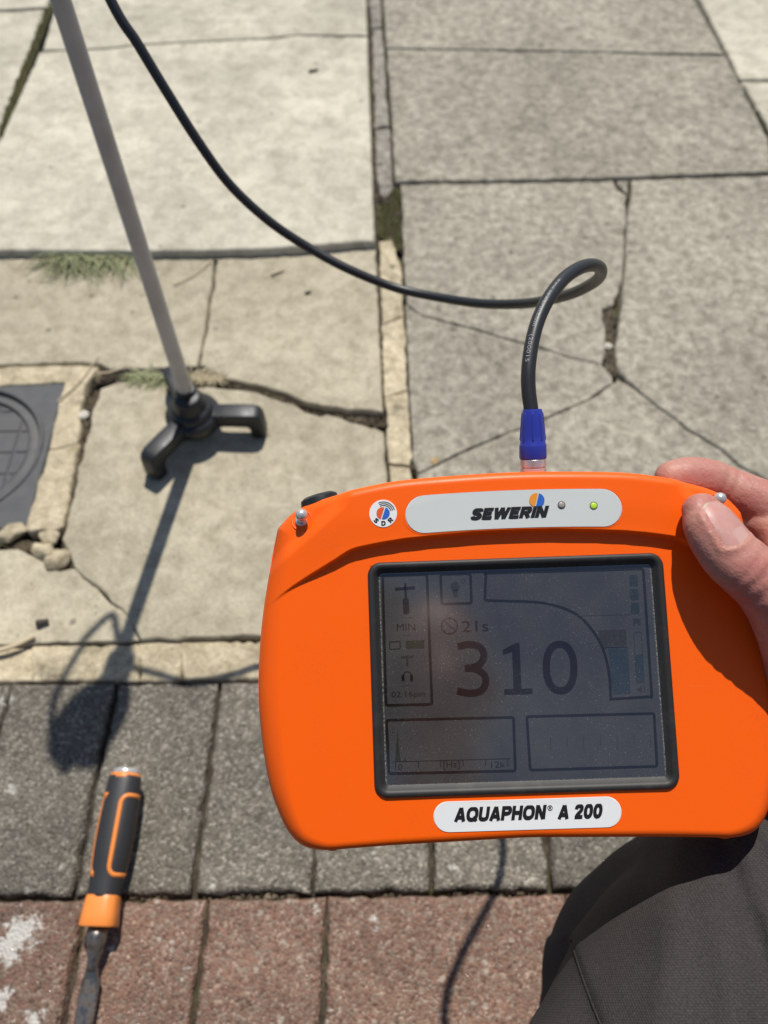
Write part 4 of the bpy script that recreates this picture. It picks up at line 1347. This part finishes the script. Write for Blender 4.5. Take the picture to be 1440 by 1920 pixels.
# ---- ball studs, knob, bottom nub
def stud(x, y, sgn):
    base = np.array(D(x, y, -2)); z0 = float(hsurf(base)[0]) - .3
    dirv = np.array([sgn * -.10, .35, .93]); dirv /= np.linalg.norm(dirv)
    qm = Vector(dirv).to_track_quat('Z', 'Y').to_matrix()
    pr = [(.2, -1), (3.0, -1), (3.0, .5), (2.4, 1.0), (1.5, 1.5), (1.35, 2.6), (1.7, 3.3)]
    for k in range(-50, 91, 14):
        pr.append((max(.05, 2.8 * math.cos(math.radians(k))), 5.6 + 2.8 * math.sin(math.radians(k))))
    V, F = lathe(pr, 28)
    V = np.array([np.array(qm @ Vector(v)) for v in V]) + np.array([base[0], base[1], z0])
    s_ = rp('ball_stud', V, F, m_nickel)
    V, F = lathe([(4.3, 0), (4.5, .35), (4.9, .35), (5.1, 0)], 32, False)
    V = np.array([(v[0] + base[0], v[1] + base[1], float(hsurf(np.array([v[0] + base[0], v[1] + base[1]]))[0]) + v[2] + .05) for v in V])
    rp('stud_seat', V, F, m_orange)


stud(565, 975, -1); stud(1346, 945, 1)
V, F = lathe([(1, -3), (8.5, -3), (9.3, -2), (9.3, 6), (8.8, 8.5), (7, 9.7), (1, 9.9)], 32)
kq = Vector((-.25, .96, .05)).to_track_quat('Z', 'Y').to_matrix()
V = np.array([np.array(kq @ Vector(v)) for v in V]) + np.array([D(606, 950, -12)[0], D(606, 950, -12)[1] - 3.6, -14])
auto(fix_normals(rp('connector_cap', V, F, m_blackp)), 40)
V, F = lathe([(.2, 0), (2.2, 0), (2.2, .7), (.2, 1)], 16)
for sx in (-1, 1):
    W = np.array([(x, -z, y) for x, y, z in V]) + np.array([sx * 86, -73.4, -7])
    rp('rubber_nub', W, F, m_orange)
# ================================================================== CHISEL
m_cho = plain('chisel_orange', (0.86, 0.27, 0.055), 0.34)
M = Mat('chisel_rubber'); M.P(Base_Color=(0.027, 0.028, 0.030), Roughness=0.5, Normal=M.bump(M.noise(600, 3), .15, .0005)); m_chr = M.m
M = Mat('old_steel')
ru = M.ramp(M.noise(110, 7, .7), (.42, 0.), (.62, 1.))
M.P(Base_Color=M.mix(ru, (0.30, 0.28, 0.26), (0.075, 0.05, 0.034)), Metallic=M.math('SUBTRACT', .95, M.math('MULTIPLY', ru, .55)), Roughness=M.math('ADD', .30, M.math('MULTIPLY', ru, .3)))
m_steel = M.m
cA = G(237, 1449, .020); cB = G(150, 1925, .010)
cax = (cB - cA); Lc_ = np.linalg.norm(cax); cax /= Lc_
cup = np.array([0, 0, 1.]) - cax * cax[2]; cup /= np.linalg.norm(cup); csd = np.cross(cax, cup)   # csd: to the image left/right
if csd[0] < 0: csd = -csd
chis = empty('chisel', (cA[0], cA[1], 0), label='wood chisel with black and orange handle lying on the blocks', cat='chisel')
along = lambda yc, xc: (G(xc / 2.88, 1400 + yc / 2.88, .018) - cA) @ cax
sH0 = 0.0; sH1 = along(815, 545); sC1 = along(970, 520); sS1 = along(1150, 485); sB0 = along(1260, 460)


def chv(sv, th, rx, rz): return cA + cax * sv + csd * rx * math.sin(th) + cup * rz * math.cos(th)


def chloft(rows, nseg=36, ex=2.0):
    V, F = [], []
    for s_, rx, rz, dz in rows:
        for k in range(nseg):
            th = 2 * math.pi * k / nseg
            sn_, cs_ = math.sin(th), math.cos(th)
            V.append(cA + cax * s_ + csd * rx * math.copysign(abs(sn_) ** (2 / ex), sn_) + cup * (rz * math.copysign(abs(cs_) ** (2 / ex), cs_) + dz))
    m = len(rows)
    F = [(i * nseg + k, i * nseg + (k + 1) % nseg, (i + 1) * nseg + (k + 1) % nseg, (i + 1) * nseg + k) for i in range(m - 1) for k in range(nseg)]
    F += [tuple(range(nseg)), tuple((m - 1) * nseg + k for k in range(nseg))]
    return V, F


hprof = bezpts(np.array([(0, .0128), (.06, .0138), (.2, .0148), (.42, .0156), (.65, .0153), (.85, .0138), (1., .0130)]), 30)
hr_ = lambda s_: float(np.interp(s_ / sH1, hprof[:, 0], hprof[:, 1]))
rows = [(t * sH1, hr_(t * sH1), hr_(t * sH1) * .93, 0) for t in np.linspace(.035, 1, 34)]
gr = fix_normals(mk('grip', *chloft(rows, ex=2.25), m_chr, chis))
fix_normals(mk('end_ring', *chloft([(.001, .0108, .0104, 0), (.0015, .0132, .0126, 0), (.005, .0136, .0130, 0), (.0065, .0128, .012, 0)]), m_cho, chis))
fix_normals(mk('strike_cap', *chloft([(-.0035, .007, .0068, 0), (-.003, .0105, .0102, 0), (-.001, .0118, .0113, 0), (.002, .0118, .0113, 0)]), m_nickel, chis))
rows = [(sH1 - .002, .0128, .0118, 0), (sH1 + .001, .0136, .0124, 0), (sH1 + .012, .0143, .0130, 0), (sC1 - .0015, .0152, .0137, -.0005), (sC1, .0146, .0130, -.0005), (sC1 + .0003, .009, .009, -.0005)]
auto(fix_normals(mk('collar', *chloft(rows, ex=3.0), m_cho, chis)), 40)


def inlay(th0, th1, s0, s1, wd=.0034):
    """orange outline let into the grip: a closed ribbon on its surface"""
    c = 8; pts = []
    r = hr_((s0 + s1) / 2)
    rr = .007
    rect = rrect(th0 * r, th1 * r, s0, s1, rr, 6)
    P = []
    for i in range(len(rect)):
        a, b = np.array(rect[i]), np.array(rect[(i + 1) % len(rect)])
        k = max(1, int(np.linalg.norm(b - a) / .003))
        P += [a + (b - a) * j / k for j in range(k)]
    P = np.array(P); T = np.roll(P, -1, 0) - np.roll(P, 1, 0); T /= np.linalg.norm(T, axis=1)[:, None]
    Nn = np.stack([-T[:, 1], T[:, 0]], 1); V = []
    for o_, h_ in ((-wd / 2, -.0006), (-wd / 2, .0003), (wd / 2, .0003), (wd / 2, -.0006)):
        for p, n_ in zip(P, Nn):
            q_ = p + n_ * o_; th = q_[0] / r; s_ = q_[1]; R_ = hr_(s_)
            sn_, cs_ = math.sin(th), math.cos(th); ex = 2.25
            V.append(cA + cax * s_ + csd * (R_ + h_) * math.copysign(abs(sn_) ** (2 / ex), sn_) + cup * (R_ * .93 + h_) * math.copysign(abs(cs_) ** (2 / ex), cs_))
    n = len(P)
    F = [(a * n + i, a * n + (i + 1) % n, (a + 1) * n + (i + 1) % n, (a + 1) * n + i) for a in range(3) for i in range(n)]
    fix_normals(mk('inlay', V, F, m_cho, gr))


sI0, sI1 = along(272, 690), along(695, 610)
inlay(math.radians(14), math.radians(118), sI0, sI1)
inlay(math.radians(-58), math.radians(-162), sI0, sI1)
rows = [(sC1 - .002, .0078, .0078, -.001), (sC1 + .008, .0080, .0080, -.001), (sC1 + .016, .0070, .0068, -.002), (sS1, .0046, .0048, -.003), (sS1 + .008, .0042, .0042, -.004)]
fix_normals(mk('shank', *chloft(rows), m_steel, chis))
rows = [(sS1 + .004, .0040, .0040, -.004), (sS1 + .012, .0055, .0030, -.005), (sB0, .0072, .0022, -.006), (sB0 + .01, .0076, .0020, -.0065), (sB0 + .085, .0076, .0017, -.009), (sB0 + .105, .0076, .0002, -.0105)]
auto(fix_normals(mk('blade', *chloft(rows, 32, 5.0), m_steel, chis)), 40)

# ================================================================== PERSON (hand, leg; head and trunk show in the screen)
M = Mat('skin')
a = M.noise(42, 5, .6); b2 = M.noise(160, 4, .6)
c = M.ramp(a, (.28, (0.40, 0.155, 0.125)), (.5, (0.455, 0.20, 0.158)), (.75, (0.48, 0.25, 0.185)))
c = M.mix(.5, c, M.ramp(b2, (.3, .86), (.7, 1.1)), 'MULTIPLY')
wr = M.n('TexWave', {'Vector': M.n('Mapping', {'Vector': M.where(), 'Rotation': (0, 0, -.7)}).outputs[0], 'Scale': 95.0, 'Distortion': 7.0, 'Detail': 3.0, 'Detail Scale': 2.0}).outputs[1]
fine = M.math('ADD', M.math('MULTIPLY', M.voro(900), .6), M.math('ADD', M.math('MULTIPLY', M.noise(1500, 3, .6), .5), M.math('MULTIPLY', wr, .35)))
c = M.mix(.14, c, M.ramp(wr, (.2, .72), (.8, 1.1)), 'MULTIPLY')
blot = M.ramp(M.noise(75, 4, .6), (.48, 0.), (.68, .55))
c = M.mix(blot, c, (.40, .115, .10))
M.P(Base_Color=c, Roughness=M.ramp(M.noise(300, 3), (.3, .46), (.7, .66)), Normal=M.bump(fine, .30, .0005))
M.b.inputs['Subsurface Weight'].default_value = .18
M.b.inputs['Subsurface Radius'].default_value = (1.0, .35, .2)
M.b.inputs['Subsurface Scale'].default_value = .004
m_skin = M.m
M = Mat('nail')
M.P(Base_Color=M.ramp(M.noise(120, 4), (.3, (0.46, 0.215, 0.185)), (.7, (0.53, 0.29, 0.25))), Roughness=.44, Normal=M.bump(M.noise(500, 3), .2, .0004))
M.b.inputs['Subsurface Weight'].default_value = .15
M.b.inputs['Subsurface Scale'].default_value = .002
m_nail = M.m
m_lun = plain('lunula', (0.53, 0.32, 0.28), .35)
m_edge = plain('nail_edge', (0.46, 0.36, 0.24), .4)

person = empty('person', (0.12, -0.35, 0.0), label='kneeling person in dark trousers holding the receiver with one hand', cat='person')

H3 = lambda x, y, w, *r: (*dev(x, y, w), *r)
ROLL = math.radians(-30)
# thumb in receiver mm: centre, half width, half thickness, roll
thumb = [H3(1314, 955, 10.0, 9.2, 7.2, ROLL), H3(1325, 975, 11.2, 12.0, 9.0, ROLL), H3(1342, 1004, 12.6, 13.2, 10.0, ROLL), H3(1368, 1040, 14.0, 13.4, 10.6, ROLL * .9),
         H3(1399, 1066, 15.2, 13.5, 11.2, ROLL * .75), H3(1434, 1104, 14.5, 12.6, 11.2, ROLL * .6), H3(1468, 1160, 10, 13.0, 12.2, ROLL * .45), H3(1502, 1230, 3, 16., 14.5, ROLL * .3), H3(1528, 1310, -5, 19., 17., 0), H3(1566, 1420, -14, 24., 19., 0), H3(1600, 1540, -20, 27., 20., 0)]
TH = bezpts(np.array(thumb), 90)
tT = np.gradient(TH[:, :3], axis=0); tT /= np.linalg.norm(tT, axis=1)[:, None]


def thsurf(i, th, lift=0.0, ex=2.15):
    """point of the thumb's skin at row i (float) and angle th"""
    q_ = np.array([np.interp(i, np.arange(len(TH)), TH[:, k]) for k in range(6)])
    t_ = np.array([np.interp(i, np.arange(len(TH)), tT[:, k]) for k in range(3)]); t_ /= np.linalg.norm(t_)
    b_ = np.array([0, 0, 1.]); b_ -= t_ * (b_ @ t_); b_ /= np.linalg.norm(b_); a_ = np.cross(b_, t_)
    cr_, sr_ = math.cos(q_[5]), math.sin(q_[5]); A_, B_ = a_ * cr_ + b_ * sr_, -a_ * sr_ + b_ * cr_
    c_, s_ = math.cos(th), math.sin(th)
    c_ = math.copysign(abs(c_) ** (2 / ex), c_); s_ = math.copysign(abs(s_) ** (2 / ex), s_)
    return q_[:3] + A_ * (q_[3] + lift) * c_ + B_ * (q_[4] + lift) * s_


parts = [loft(TH, (0, 0, 1), 36, None, True, 2.15)]
# index finger along the top edge behind the receiver
wI = -28
ix = [H3(1258, 897, wI + 2, 8.6, 8.0), H3(1282, 895, wI + 1, 10.0, 9.0), H3(1310, 897, wI, 10.4, 9.6), H3(1340, 904, wI - 1, 10.5, 10.0), H3(1366, 915, wI - 1, 10.4, 10.0), H3(1398, 930, wI, 11.0, 10.6), H3(1450, 958, wI + 1, 12.2, 11.5), H3(1520, 1020, wI - 4, 14., 13.), H3(1570, 1110, wI - 8, 17., 14)]
parts.append(loft(np.array(ix), (0, 0, 1), 28, 50, True))
# hidden fingers round the back
for (xs, ys, r) in (((1320, 1400, 1480, 1560), (1010, 1020, 1050, 1110), 10.2), ((1330, 1410, 1490, 1570), (1115, 1125, 1145, 1190), 9.8), ((1360, 1430, 1500, 1575), (1215, 1225, 1240, 1270), 8.6)):
    S = [H3(xs[0], ys[0], -56, r * .85, r * .85), H3(xs[1], ys[1], -57, r, r), H3(xs[2], ys[2], -52, r * 1.05, r * 1.05), H3(xs[3], ys[3], -38, r * 1.25, r * 1.2)]
    parts.append(loft(np.array(S), (0, 0, 1), 20, 24, True))
# palm and web
parts.append(loft(np.array([H3(1425, 985, -27, 8, 9), H3(1466, 1010, -22, 13, 13), H3(1515, 1090, -15, 17, 17), H3(1545, 1190, -16, 20, 20), H3(1570, 1300, -18, 26, 20), H3(1600, 1420, -22, 31, 20), H3(1640, 1560, -26, 27, 19)]), (0, 0, 1), 28, 40, True))
parts.append(loft(np.array([H3(1580, 1100, -36, 20, 14), H3(1600, 1200, -38, 26, 14), H3(1625, 1320, -34, 32, 17), H3(1640, 1450, -30, 32, 18)]), (1, 0, 0), 24, 20, True))
# wrist and forearm, towards the elbow
inv = DMAT.inverted()
el = inv @ Vector((.36, -.30, .52)) * 1000
w0 = np.array(H3(1635, 1540, -26)); w1 = np.array(el)
S = [(*(w0 + (w1 - w0) * t), *r) for t, r in ((0, (29, 20)), (.12, (29, 21)), (.3, (33, 26)), (.6, (40, 35)), (.85, (43, 40)), (1, (41, 40)))]
parts.append(loft(np.array(S), (0, 0, 1), 32, 40, True))
# nail fold: raised skin round the nail
NI0, NI1 = 1.2, 10.4
na, nb = math.radians(38), math.radians(136)
foldpts = []
for k in range(15): foldpts.append(thsurf(NI0 + .8 + (NI1 - NI0 - .8) * k / 14, nb + .10, -.35))
for k in range(13):
    t = k / 12; foldpts.append(thsurf(NI1 + 1.9 * math.sin(math.pi * t), nb + .1 + (na - nb - .2) * t, -.35))
for k in range(15): foldpts.append(thsurf(NI1 - (NI1 - NI0 - .8) * k / 14, na - .10, -.35))
S = np.hstack([np.array(foldpts), np.full((len(foldpts), 1), 1.25)])
parts.append(loft(S, (.1, .2, 1), 10, 80, True))
hv, hf = remesh(parts, .95, 7)
# knuckle creases on the thumb
cs = TH[:, :3]
def creases(sel, C_, T_, marks, updir, lo, amp=1.0):
    dd = np.linalg.norm(hv[sel][:, None] - C_[None], axis=2); mi = dd.argmin(1)
    sp_ = np.linalg.norm(np.diff(C_, axis=0), axis=1).mean()
    for v_i, i in zip(sel, mi):
        t_ = T_[i]; r_ = hv[v_i] - C_[i]; s_ = i + (r_ @ t_) / sp_
        out = r_ - t_ * (r_ @ t_); out /= np.linalg.norm(out) + 1e-9
        g_ = min(1, max(0, (out @ updir - lo) / .35))
        wob = .8 * mn.noise(Vector((hv[v_i][0] * .06, hv[v_i][1] * .06, 3)))
        k = sum(dep * math.exp(-((s_ - pos - wob) / wid) ** 2) for pos, dep, wid in marks)
        hv[v_i] += out * (-k * g_ * amp + .10 * mn.noise(Vector(hv[v_i]) * .5))


creases(np.where((hv[:, 2] > -4) & (hv[:, 0] < 140) & (hv[:, 1] > -10))[0], cs, tT,
        ((16.4, .30, .85), (19.2, .55, 1.0), (22.2, .45, .95), (26, .2, 1.0), (30, .25, 1.2)), np.array([0, 0, 1.]), .05)
IXc = bezpts(np.array(ix), 60)[:, :3]; IXt = np.gradient(IXc, axis=0); IXt /= np.linalg.norm(IXt, axis=1)[:, None]
creases(np.where((hv[:, 2] < -14) & (hv[:, 2] > -48) & (hv[:, 1] > 58) & (hv[:, 0] < 120))[0], IXc, IXt,
        ((14, .4, 1.1), (17, .3, 1.1), (29.5, .5, 1.3)), np.array([0, .6, .8]), -.4)
# crease under the index finger joint
handW = np.array([DMAT @ Vector(v * 1e-3) for v in hv])

# head, neck, upper body and the other arm with the phone: coarse
hc = np.array([.050, -.285, 1.035])
fdir = np.array([.05, .80, -.58]); fdir /= np.linalg.norm(fdir)
hup = np.array([0, .58, .80]); hup = hup - fdir * (hup @ fdir); hup /= np.linalg.norm(hup); hrt = np.cross(fdir, hup)
at = lambda f, u_, r_: hc + fdir * f + hup * u_ + hrt * r_
cp = []
cp.append(loft(([(*at(-.02, .075, 0), .062, .075), (*at(-.01, .045, 0), .074, .09), (*at(-.005, .0, 0), .073, .09), (*at(.01, -.05, 0), .062, .075), (*at(.03, -.09, 0), .045, .055), (*at(.045, -.115, 0), .028, .03)]), fdir, 28, 24))
cp.append(loft(([(*at(.085, .02, 0), .008), (*at(.098, -.01, 0), .012), (*at(.108, -.03, 0), .015), (*at(.09, -.042, 0), .012)]), fdir, 12, 10))
for s_ in (-1, 1):
    cp.append(loft(([(*at(-.005, .025, s_ * .078), .008, .016), (*at(-.01, 0, s_ * .083), .008, .02), (*at(.0, -.03, s_ * .077), .007, .012)]), fdir, 12, 10))
cp.append(loft(([(*at(.082, -.062, -.022), .006), (*at(.091, -.061, 0), .008), (*at(.082, -.062, .022), .006)]), fdir, 10, 10))
neck = np.array([.06, -.46, .86])
cp.append(loft(([(*at(-.02, -.06, 0), .058), (*(neck * .5 + at(-.03, -.09, 0) * .5), .057), (*neck, .065)]), (0, 1, 0), 24, 12))
SHR, SHL = np.array([.22, -.46, .80]), np.array([-.15, -.47, .80])
ELR, ELL = np.array([.36, -.30, .52]), np.array([-.26, -.27, .60])
PL = np.array([-.115, -.105, .655])
cp.append(loft(([(*SHR, .055), (*(SHR * .5 + ELR * .5), .048), (*ELR, .042)]), (0, 1, 0), 20, 12))
cp.append(loft(([(*SHL, .055), (*(SHL * .5 + ELL * .5), .048), (*ELL, .042), (*(ELL * .4 + PL * .6), .034), (*PL, .028, .022)]), (0, 1, 0), 20, 20))
cp.append(loft(([(*neck, .07, .06), (.04, -.50, .76, .16, .09), (.05, -.54, .6, .165, .10), (.06, -.56, .42, .15, .10)]), (0, 1, 0), 28, 16))
# other hand: palm beside the phone, thumb and four fingers round its long edge
phx = -CU * .058 + CR * -.030                               # phone centre relative to the lens
pc_ = CC + phx - CD * .010
ph = lambda a_, b_, c_: pc_ + CR * a_ + CU * b_ + CD * c_
cp.append(loft(([(*PL, .026, .02), (*ph(-.062, -.055, -.012), .034, .018), (*ph(-.056, -.01, -.014), .036, .016), (*ph(-.05, .02, -.012), .03, .013)]), tuple(CD), 20, 14))
for k in range(4):
    b_ = .035 - .023 * k
    cp.append(loft(([(*ph(-.052, b_ - .01, -.01), .010), (*ph(-.052, b_, .010), .0095), (*ph(-.034, b_ + .004, .016), .009), (*ph(-.012, b_ + .006, .0165), .0075)]), tuple(CU), 12, 12))
cp.append(loft(([(*ph(-.058, -.035, -.014), .014), (*ph(-.045, -.005, -.022), .011), (*ph(-.025, .02, -.021), .009)]), tuple(CU), 12, 10))
bv, bf = remesh(cp, .0042, 4)
V, F = merge([(handW, hf), (bv, bf)])
body = mk('body', V, F, m_skin, person)
nv_, ni_, nj_ = [], 22, 18
# nail plate, whitish half-moon and free edge, on the thumb
def nailpatch(i0, i1, nm, mat, lift, a0=na, a1=nb, curve0=0., curve1=0., rows=14, cols=18):
    V = []
    for r in range(rows + 1):
        for c_ in range(cols + 1):
            t = c_ / cols; e_ = math.sin(math.pi * t)
            i = (i0 - curve0 * e_) + ((i1 + curve1 * e_) - (i0 - curve0 * e_)) * r / rows
            V.append(thsurf(i, a0 + (a1 - a0) * t, lift - .5 * abs(2 * t - 1) ** 3))
    W = cols + 1
    F = [(r * W + c_, r * W + c_ + 1, (r + 1) * W + c_ + 1, (r + 1) * W + c_) for r in range(rows) for c_ in range(cols)]
    V = [tuple(DMAT @ Vector(v * 1e-3)) for v in V]
    return fix_normals(mk(nm, V, F, mat, body))


nailpatch(NI0, NI1, 'thumb_nail', m_nail, .26, curve0=1.7, curve1=1.7)
nailpatch(NI1 - 1.2, NI1 - .1, 'nail_lunula', m_lun, .31, a0=na + .25, a1=nb - .35, curve0=1.3, curve1=1.6)
nailpatch(NI0 - .1, NI0 + .45, 'nail_free_edge', m_edge, .31, curve0=1.75, curve1=-1.65, rows=3)
# eyes and hair
m_eye = plain('eye', (0.12, 0.09, 0.07), .3)
for s_ in (-1, 1):
    V, F = loft(np.array([(*at(.074, .012, s_ * .031), .010), (*at(.076, .012, s_ * .032), .010)]), fdir, 14)
    mk('eye', V, F, m_eye, body)
m_hair = plain('hair', (0.03, 0.022, 0.016), .6)
V, F = remesh([loft(np.array([(*at(-.03, .085, 0), .064, .078), (*at(-.03, .06, 0), .077, .088), (*at(-.045, .02, 0), .078, .07), (*at(-.055, -.03, 0), .07, .05), (*at(-.05, -.06, 0), .06, .035)]), fdir, 28, 20)], .004, 3)
V = np.array([v + .004 * mn.noise(Vector(v) * 60) for v in V])
mk('hair', V, F, m_hair, person)
# shirt
M = Mat('shirt_cloth'); M.P(Base_Color=(0.022, 0.024, 0.03), Roughness=.9); m_shirt = M.m
V, F = remesh([loft(np.array([(*(neck + [0, 0, -.02]), .085, .075), (.04, -.495, .78, .19, .105), (.05, -.535, .6, .185, .125), (.06, -.55, .38, .175, .13)]), (0, 1, 0), 28, 18),
               loft(np.array([(*(SHR + [-.03, 0, 0]), .075), (*(SHR * .6 + ELR * .4), .068), (*(SHR * .35 + ELR * .65), .064)]), (0, 1, 0), 20, 10, False),
               loft(np.array([(*(SHL + [.03, 0, 0]), .075), (*(SHL * .6 + ELL * .4), .068), (*(SHL * .35 + ELL * .65), .064)]), (0, 1, 0), 20, 10, False)], .006, 4)
V = np.array([v + .006 * mn.noise(Vector(v) * 18) for v in V])
mk('shirt', V, F, m_shirt, person)

# trousers
M = Mat('trouser_cloth')
oc = M.where()
sx = M.n('SeparateXYZ', {'Vector': oc})
w1_ = M.n('TexWave', {'Vector': oc, 'Scale': 330.0, 'Distortion': .5, 'Detail': 1.0}, wave_type='BANDS', bands_direction='DIAGONAL').outputs[1]
w2_ = M.n('TexWave', {'Vector': oc, 'Scale': 330.0, 'Distortion': .5, 'Detail': 1.0}, wave_type='BANDS', bands_direction='Y').outputs[1]
wv = M.math('MULTIPLY', w1_, w2_)
c = M.ramp(M.noise(900, 3, .6), (.3, (0.036, 0.032, 0.032)), (.7, (0.060, 0.054, 0.0535)))
c = M.mix(.65, c, M.ramp(wv, (0, .76), (1, 1.3)), 'MULTIPLY')
c = M.mix(1.0, c, M.ramp(M.noise(20, 4), (.3, .88), (.7, 1.1)), 'MULTIPLY')
M.P(Base_Color=c, Roughness=.85, Normal=M.bump(wv, .35, .0004))
M.b.inputs['Specular IOR Level'].default_value = .12
m_trou = M.m
leg_parts = [
    loft(np.array([(.17, -.56, .36, .115, .11), (.175, -.40, .325, .108, .100), (.172, -.22, .295, .103, .094), (.163, -.08, .282, .119, .092), (.170, -.015, .285, .093, .088), (.174, .020, .290, .071, .076), (.180, .043, .293, .050, .060)]), (0, 0, 1), 36, 40),
    loft(np.array([(.182, .025, .275, .060, .060), (.178, .020, .22, .066, .064), (.170, .0, .16, .068, .066), (.172, -.05, .10, .064, .062), (.174, -.095, .06, .06, .058)]), (0, 1, 0), 32, 30),
    loft(np.array([(.06, -.56, .36, .17, .11), (.06, -.55, .28, .165, .11)]), (0, 1, 0), 32, 8),
    loft(np.array([(-.04, -.56, .33, .11, .11), (-.11, -.42, .24, .095, .092), (-.17, -.29, .11, .08, .08), (-.175, -.27, .075, .072, .07)]), (0, 0, 1), 32, 24),
    loft(np.array([(-.175, -.285, .07, .066, .062), (-.16, -.45, .065, .064, .06), (-.15, -.64, .06, .055, .052)]), (0, 0, 1), 28, 20),
]
tv_, tf_ = remesh(leg_parts, .0034, 10)
o = np.array(tv_)
KN = np.array([.162, .045, .28])
SP = [PZ(1070, 1760, .353), PZ(1098, 1835, .345), PZ(1136, 1935, .335)]
sn1 = np.cross(SP[2] - SP[0], SP[1] - CC); sn1 /= np.linalg.norm(sn1)
if sn1[0] > 0: sn1 = -sn1
for i, v in enumerate(o):
    r = v - KN; dk = np.linalg.norm(r)
    # folds fanning out from the knee along the thigh, plus loose drape
    ang = math.atan2(r[0], -r[1] + .05)
    f = math.sin(ang * 9 + 2.2 * mn.noise(Vector(v) * 9)) * .0042 * min(1, dk / .12) * (1 if v[1] < .03 else .3)
    f += .0045 * mn.noise(Vector((v[0] * 15, v[1] * 7, v[2] * 15))) + .0016 * mn.noise(Vector((v[0] * 38, v[1] * 14, v[2] * 34)))
    for ph_, am_, wd_ in ((-.52, .0035, .005), (-.30, .0045, .007), (-.12, -.003, .006), (.02, .0040, .008), (.22, -.003, .008), (.38, .004, .009)):
        q_ = dk * math.sin(ang - ph_ - .15 * mn.noise(Vector(v) * 12)); f += am_ * math.exp(-(q_ / wd_) ** 2) * min(1, max(0, (dk - .035) / .06))
    c_ = np.array([.205, v[1], .27]) if v[1] < .08 else KN
    n_ = v - c_; n_ /= np.linalg.norm(n_) + 1e-9
    o[i] = v + n_ * f
    sd_ = (v - SP[0]) @ sn1                                 # side panel set back behind the seam
    if -.2 < v[1] < .032 and v[2] > .2:
        k_ = min(max((sd_ + .004) / .008, 0), 1); o[i] = o[i] - n_ * (.0030 * k_ * k_ * (3 - 2 * k_)) + n_ * .0012 * math.exp(-(sd_ / .004) ** 2)
trou = mk('trousers', o, tf_, m_trou, person, label='charcoal woven trousers stretched over the bent knee')

# stitched seam lying on the cloth
from mathutils.bvhtree import BVHTree
bvh = BVHTree.FromPolygons([tuple(v) for v in o], tf_)
sp_ = []
for t in np.linspace(0, 1, 40):
    x_, y_ = (1 - t) ** 2 * 1068 + 2 * t * (1 - t) * 1094 + t * t * 1140, 1752 + t * 200
    hit = bvh.ray_cast(Vector(CC), Vector(ray(x_, y_)).normalized())
    if hit[0]: sp_.append((*(np.array(hit[0]) + np.array(hit[1]) * -.0002), .0007))
if len(sp_) > 4:
    V, F = loft(sp_, (0, 0, 1), 8, 80)
    mk('seam', V, F, m_trou, trou)
# shoes
m_shoe = plain('shoe_leather', (0.03, 0.026, 0.022), .5)
for (hx, hy), (tx, ty) in (((.175, -.19), (.235, -.025)), ((-.15, -.70), (-.15, -.86))):
    V, F = remesh([loft(np.array([(hx, hy, .04, .034, .04), (hx * .6 + tx * .4, hy * .6 + ty * .4, .045, .038, .045), (hx * .25 + tx * .75, hy * .25 + ty * .75, .032, .044, .032), (tx, ty, .024, .036, .024)]), (0, 0, 1), 24, 16)], .004, 3)
    mk('shoe', V, F, m_shoe, person)

# ================================================================== PHONE that takes the picture (seen only as a reflection)
m_phone = plain('phone_shell', (0.02, 0.021, 0.024), .3)
m_lens = plain('phone_lens', (0.01, 0.01, 0.012), .08)
phone = empty('phone', tuple(pc_), label='dark smartphone held above the receiver, mirrored dimly in its screen', cat='phone')
rr_ = rrect(-.036, .036, -.0735, .0735, .011, 6)
V, F = [], []
n = len(rr_)
for sc_, cz in ((.95, -.0078), (1, -.0066), (1, -.0012), (.95, 0)):
    V += [ph(x * sc_, y * (1 - (1 - sc_) * .5), cz) for x, y in rr_]
F = [(a * n + i, a * n + (i + 1) % n, (a + 1) * n + (i + 1) % n, (a + 1) * n + i) for a in range(3) for i in range(n)] + [tuple(range(n)), tuple(range(3 * n, 4 * n))]
auto(fix_normals(mk('phone_body', V, F, m_phone, phone)), 30)
for a_, b_ in ((.030, .058), (.030, .036), (.012, .047)):
    V, F = lathe([(.0005, 0), (.0075, 0), (.0075, .0016), (.0065, .0018), (.0005, .0014)], 24)
    if (a_, b_) == (.030, .058): V = V * np.array([1, 1, .8])
    mk('lens', [ph(a_ + v[0], b_ + v[1], v[2]) for v in V], F, m_lens, phone)
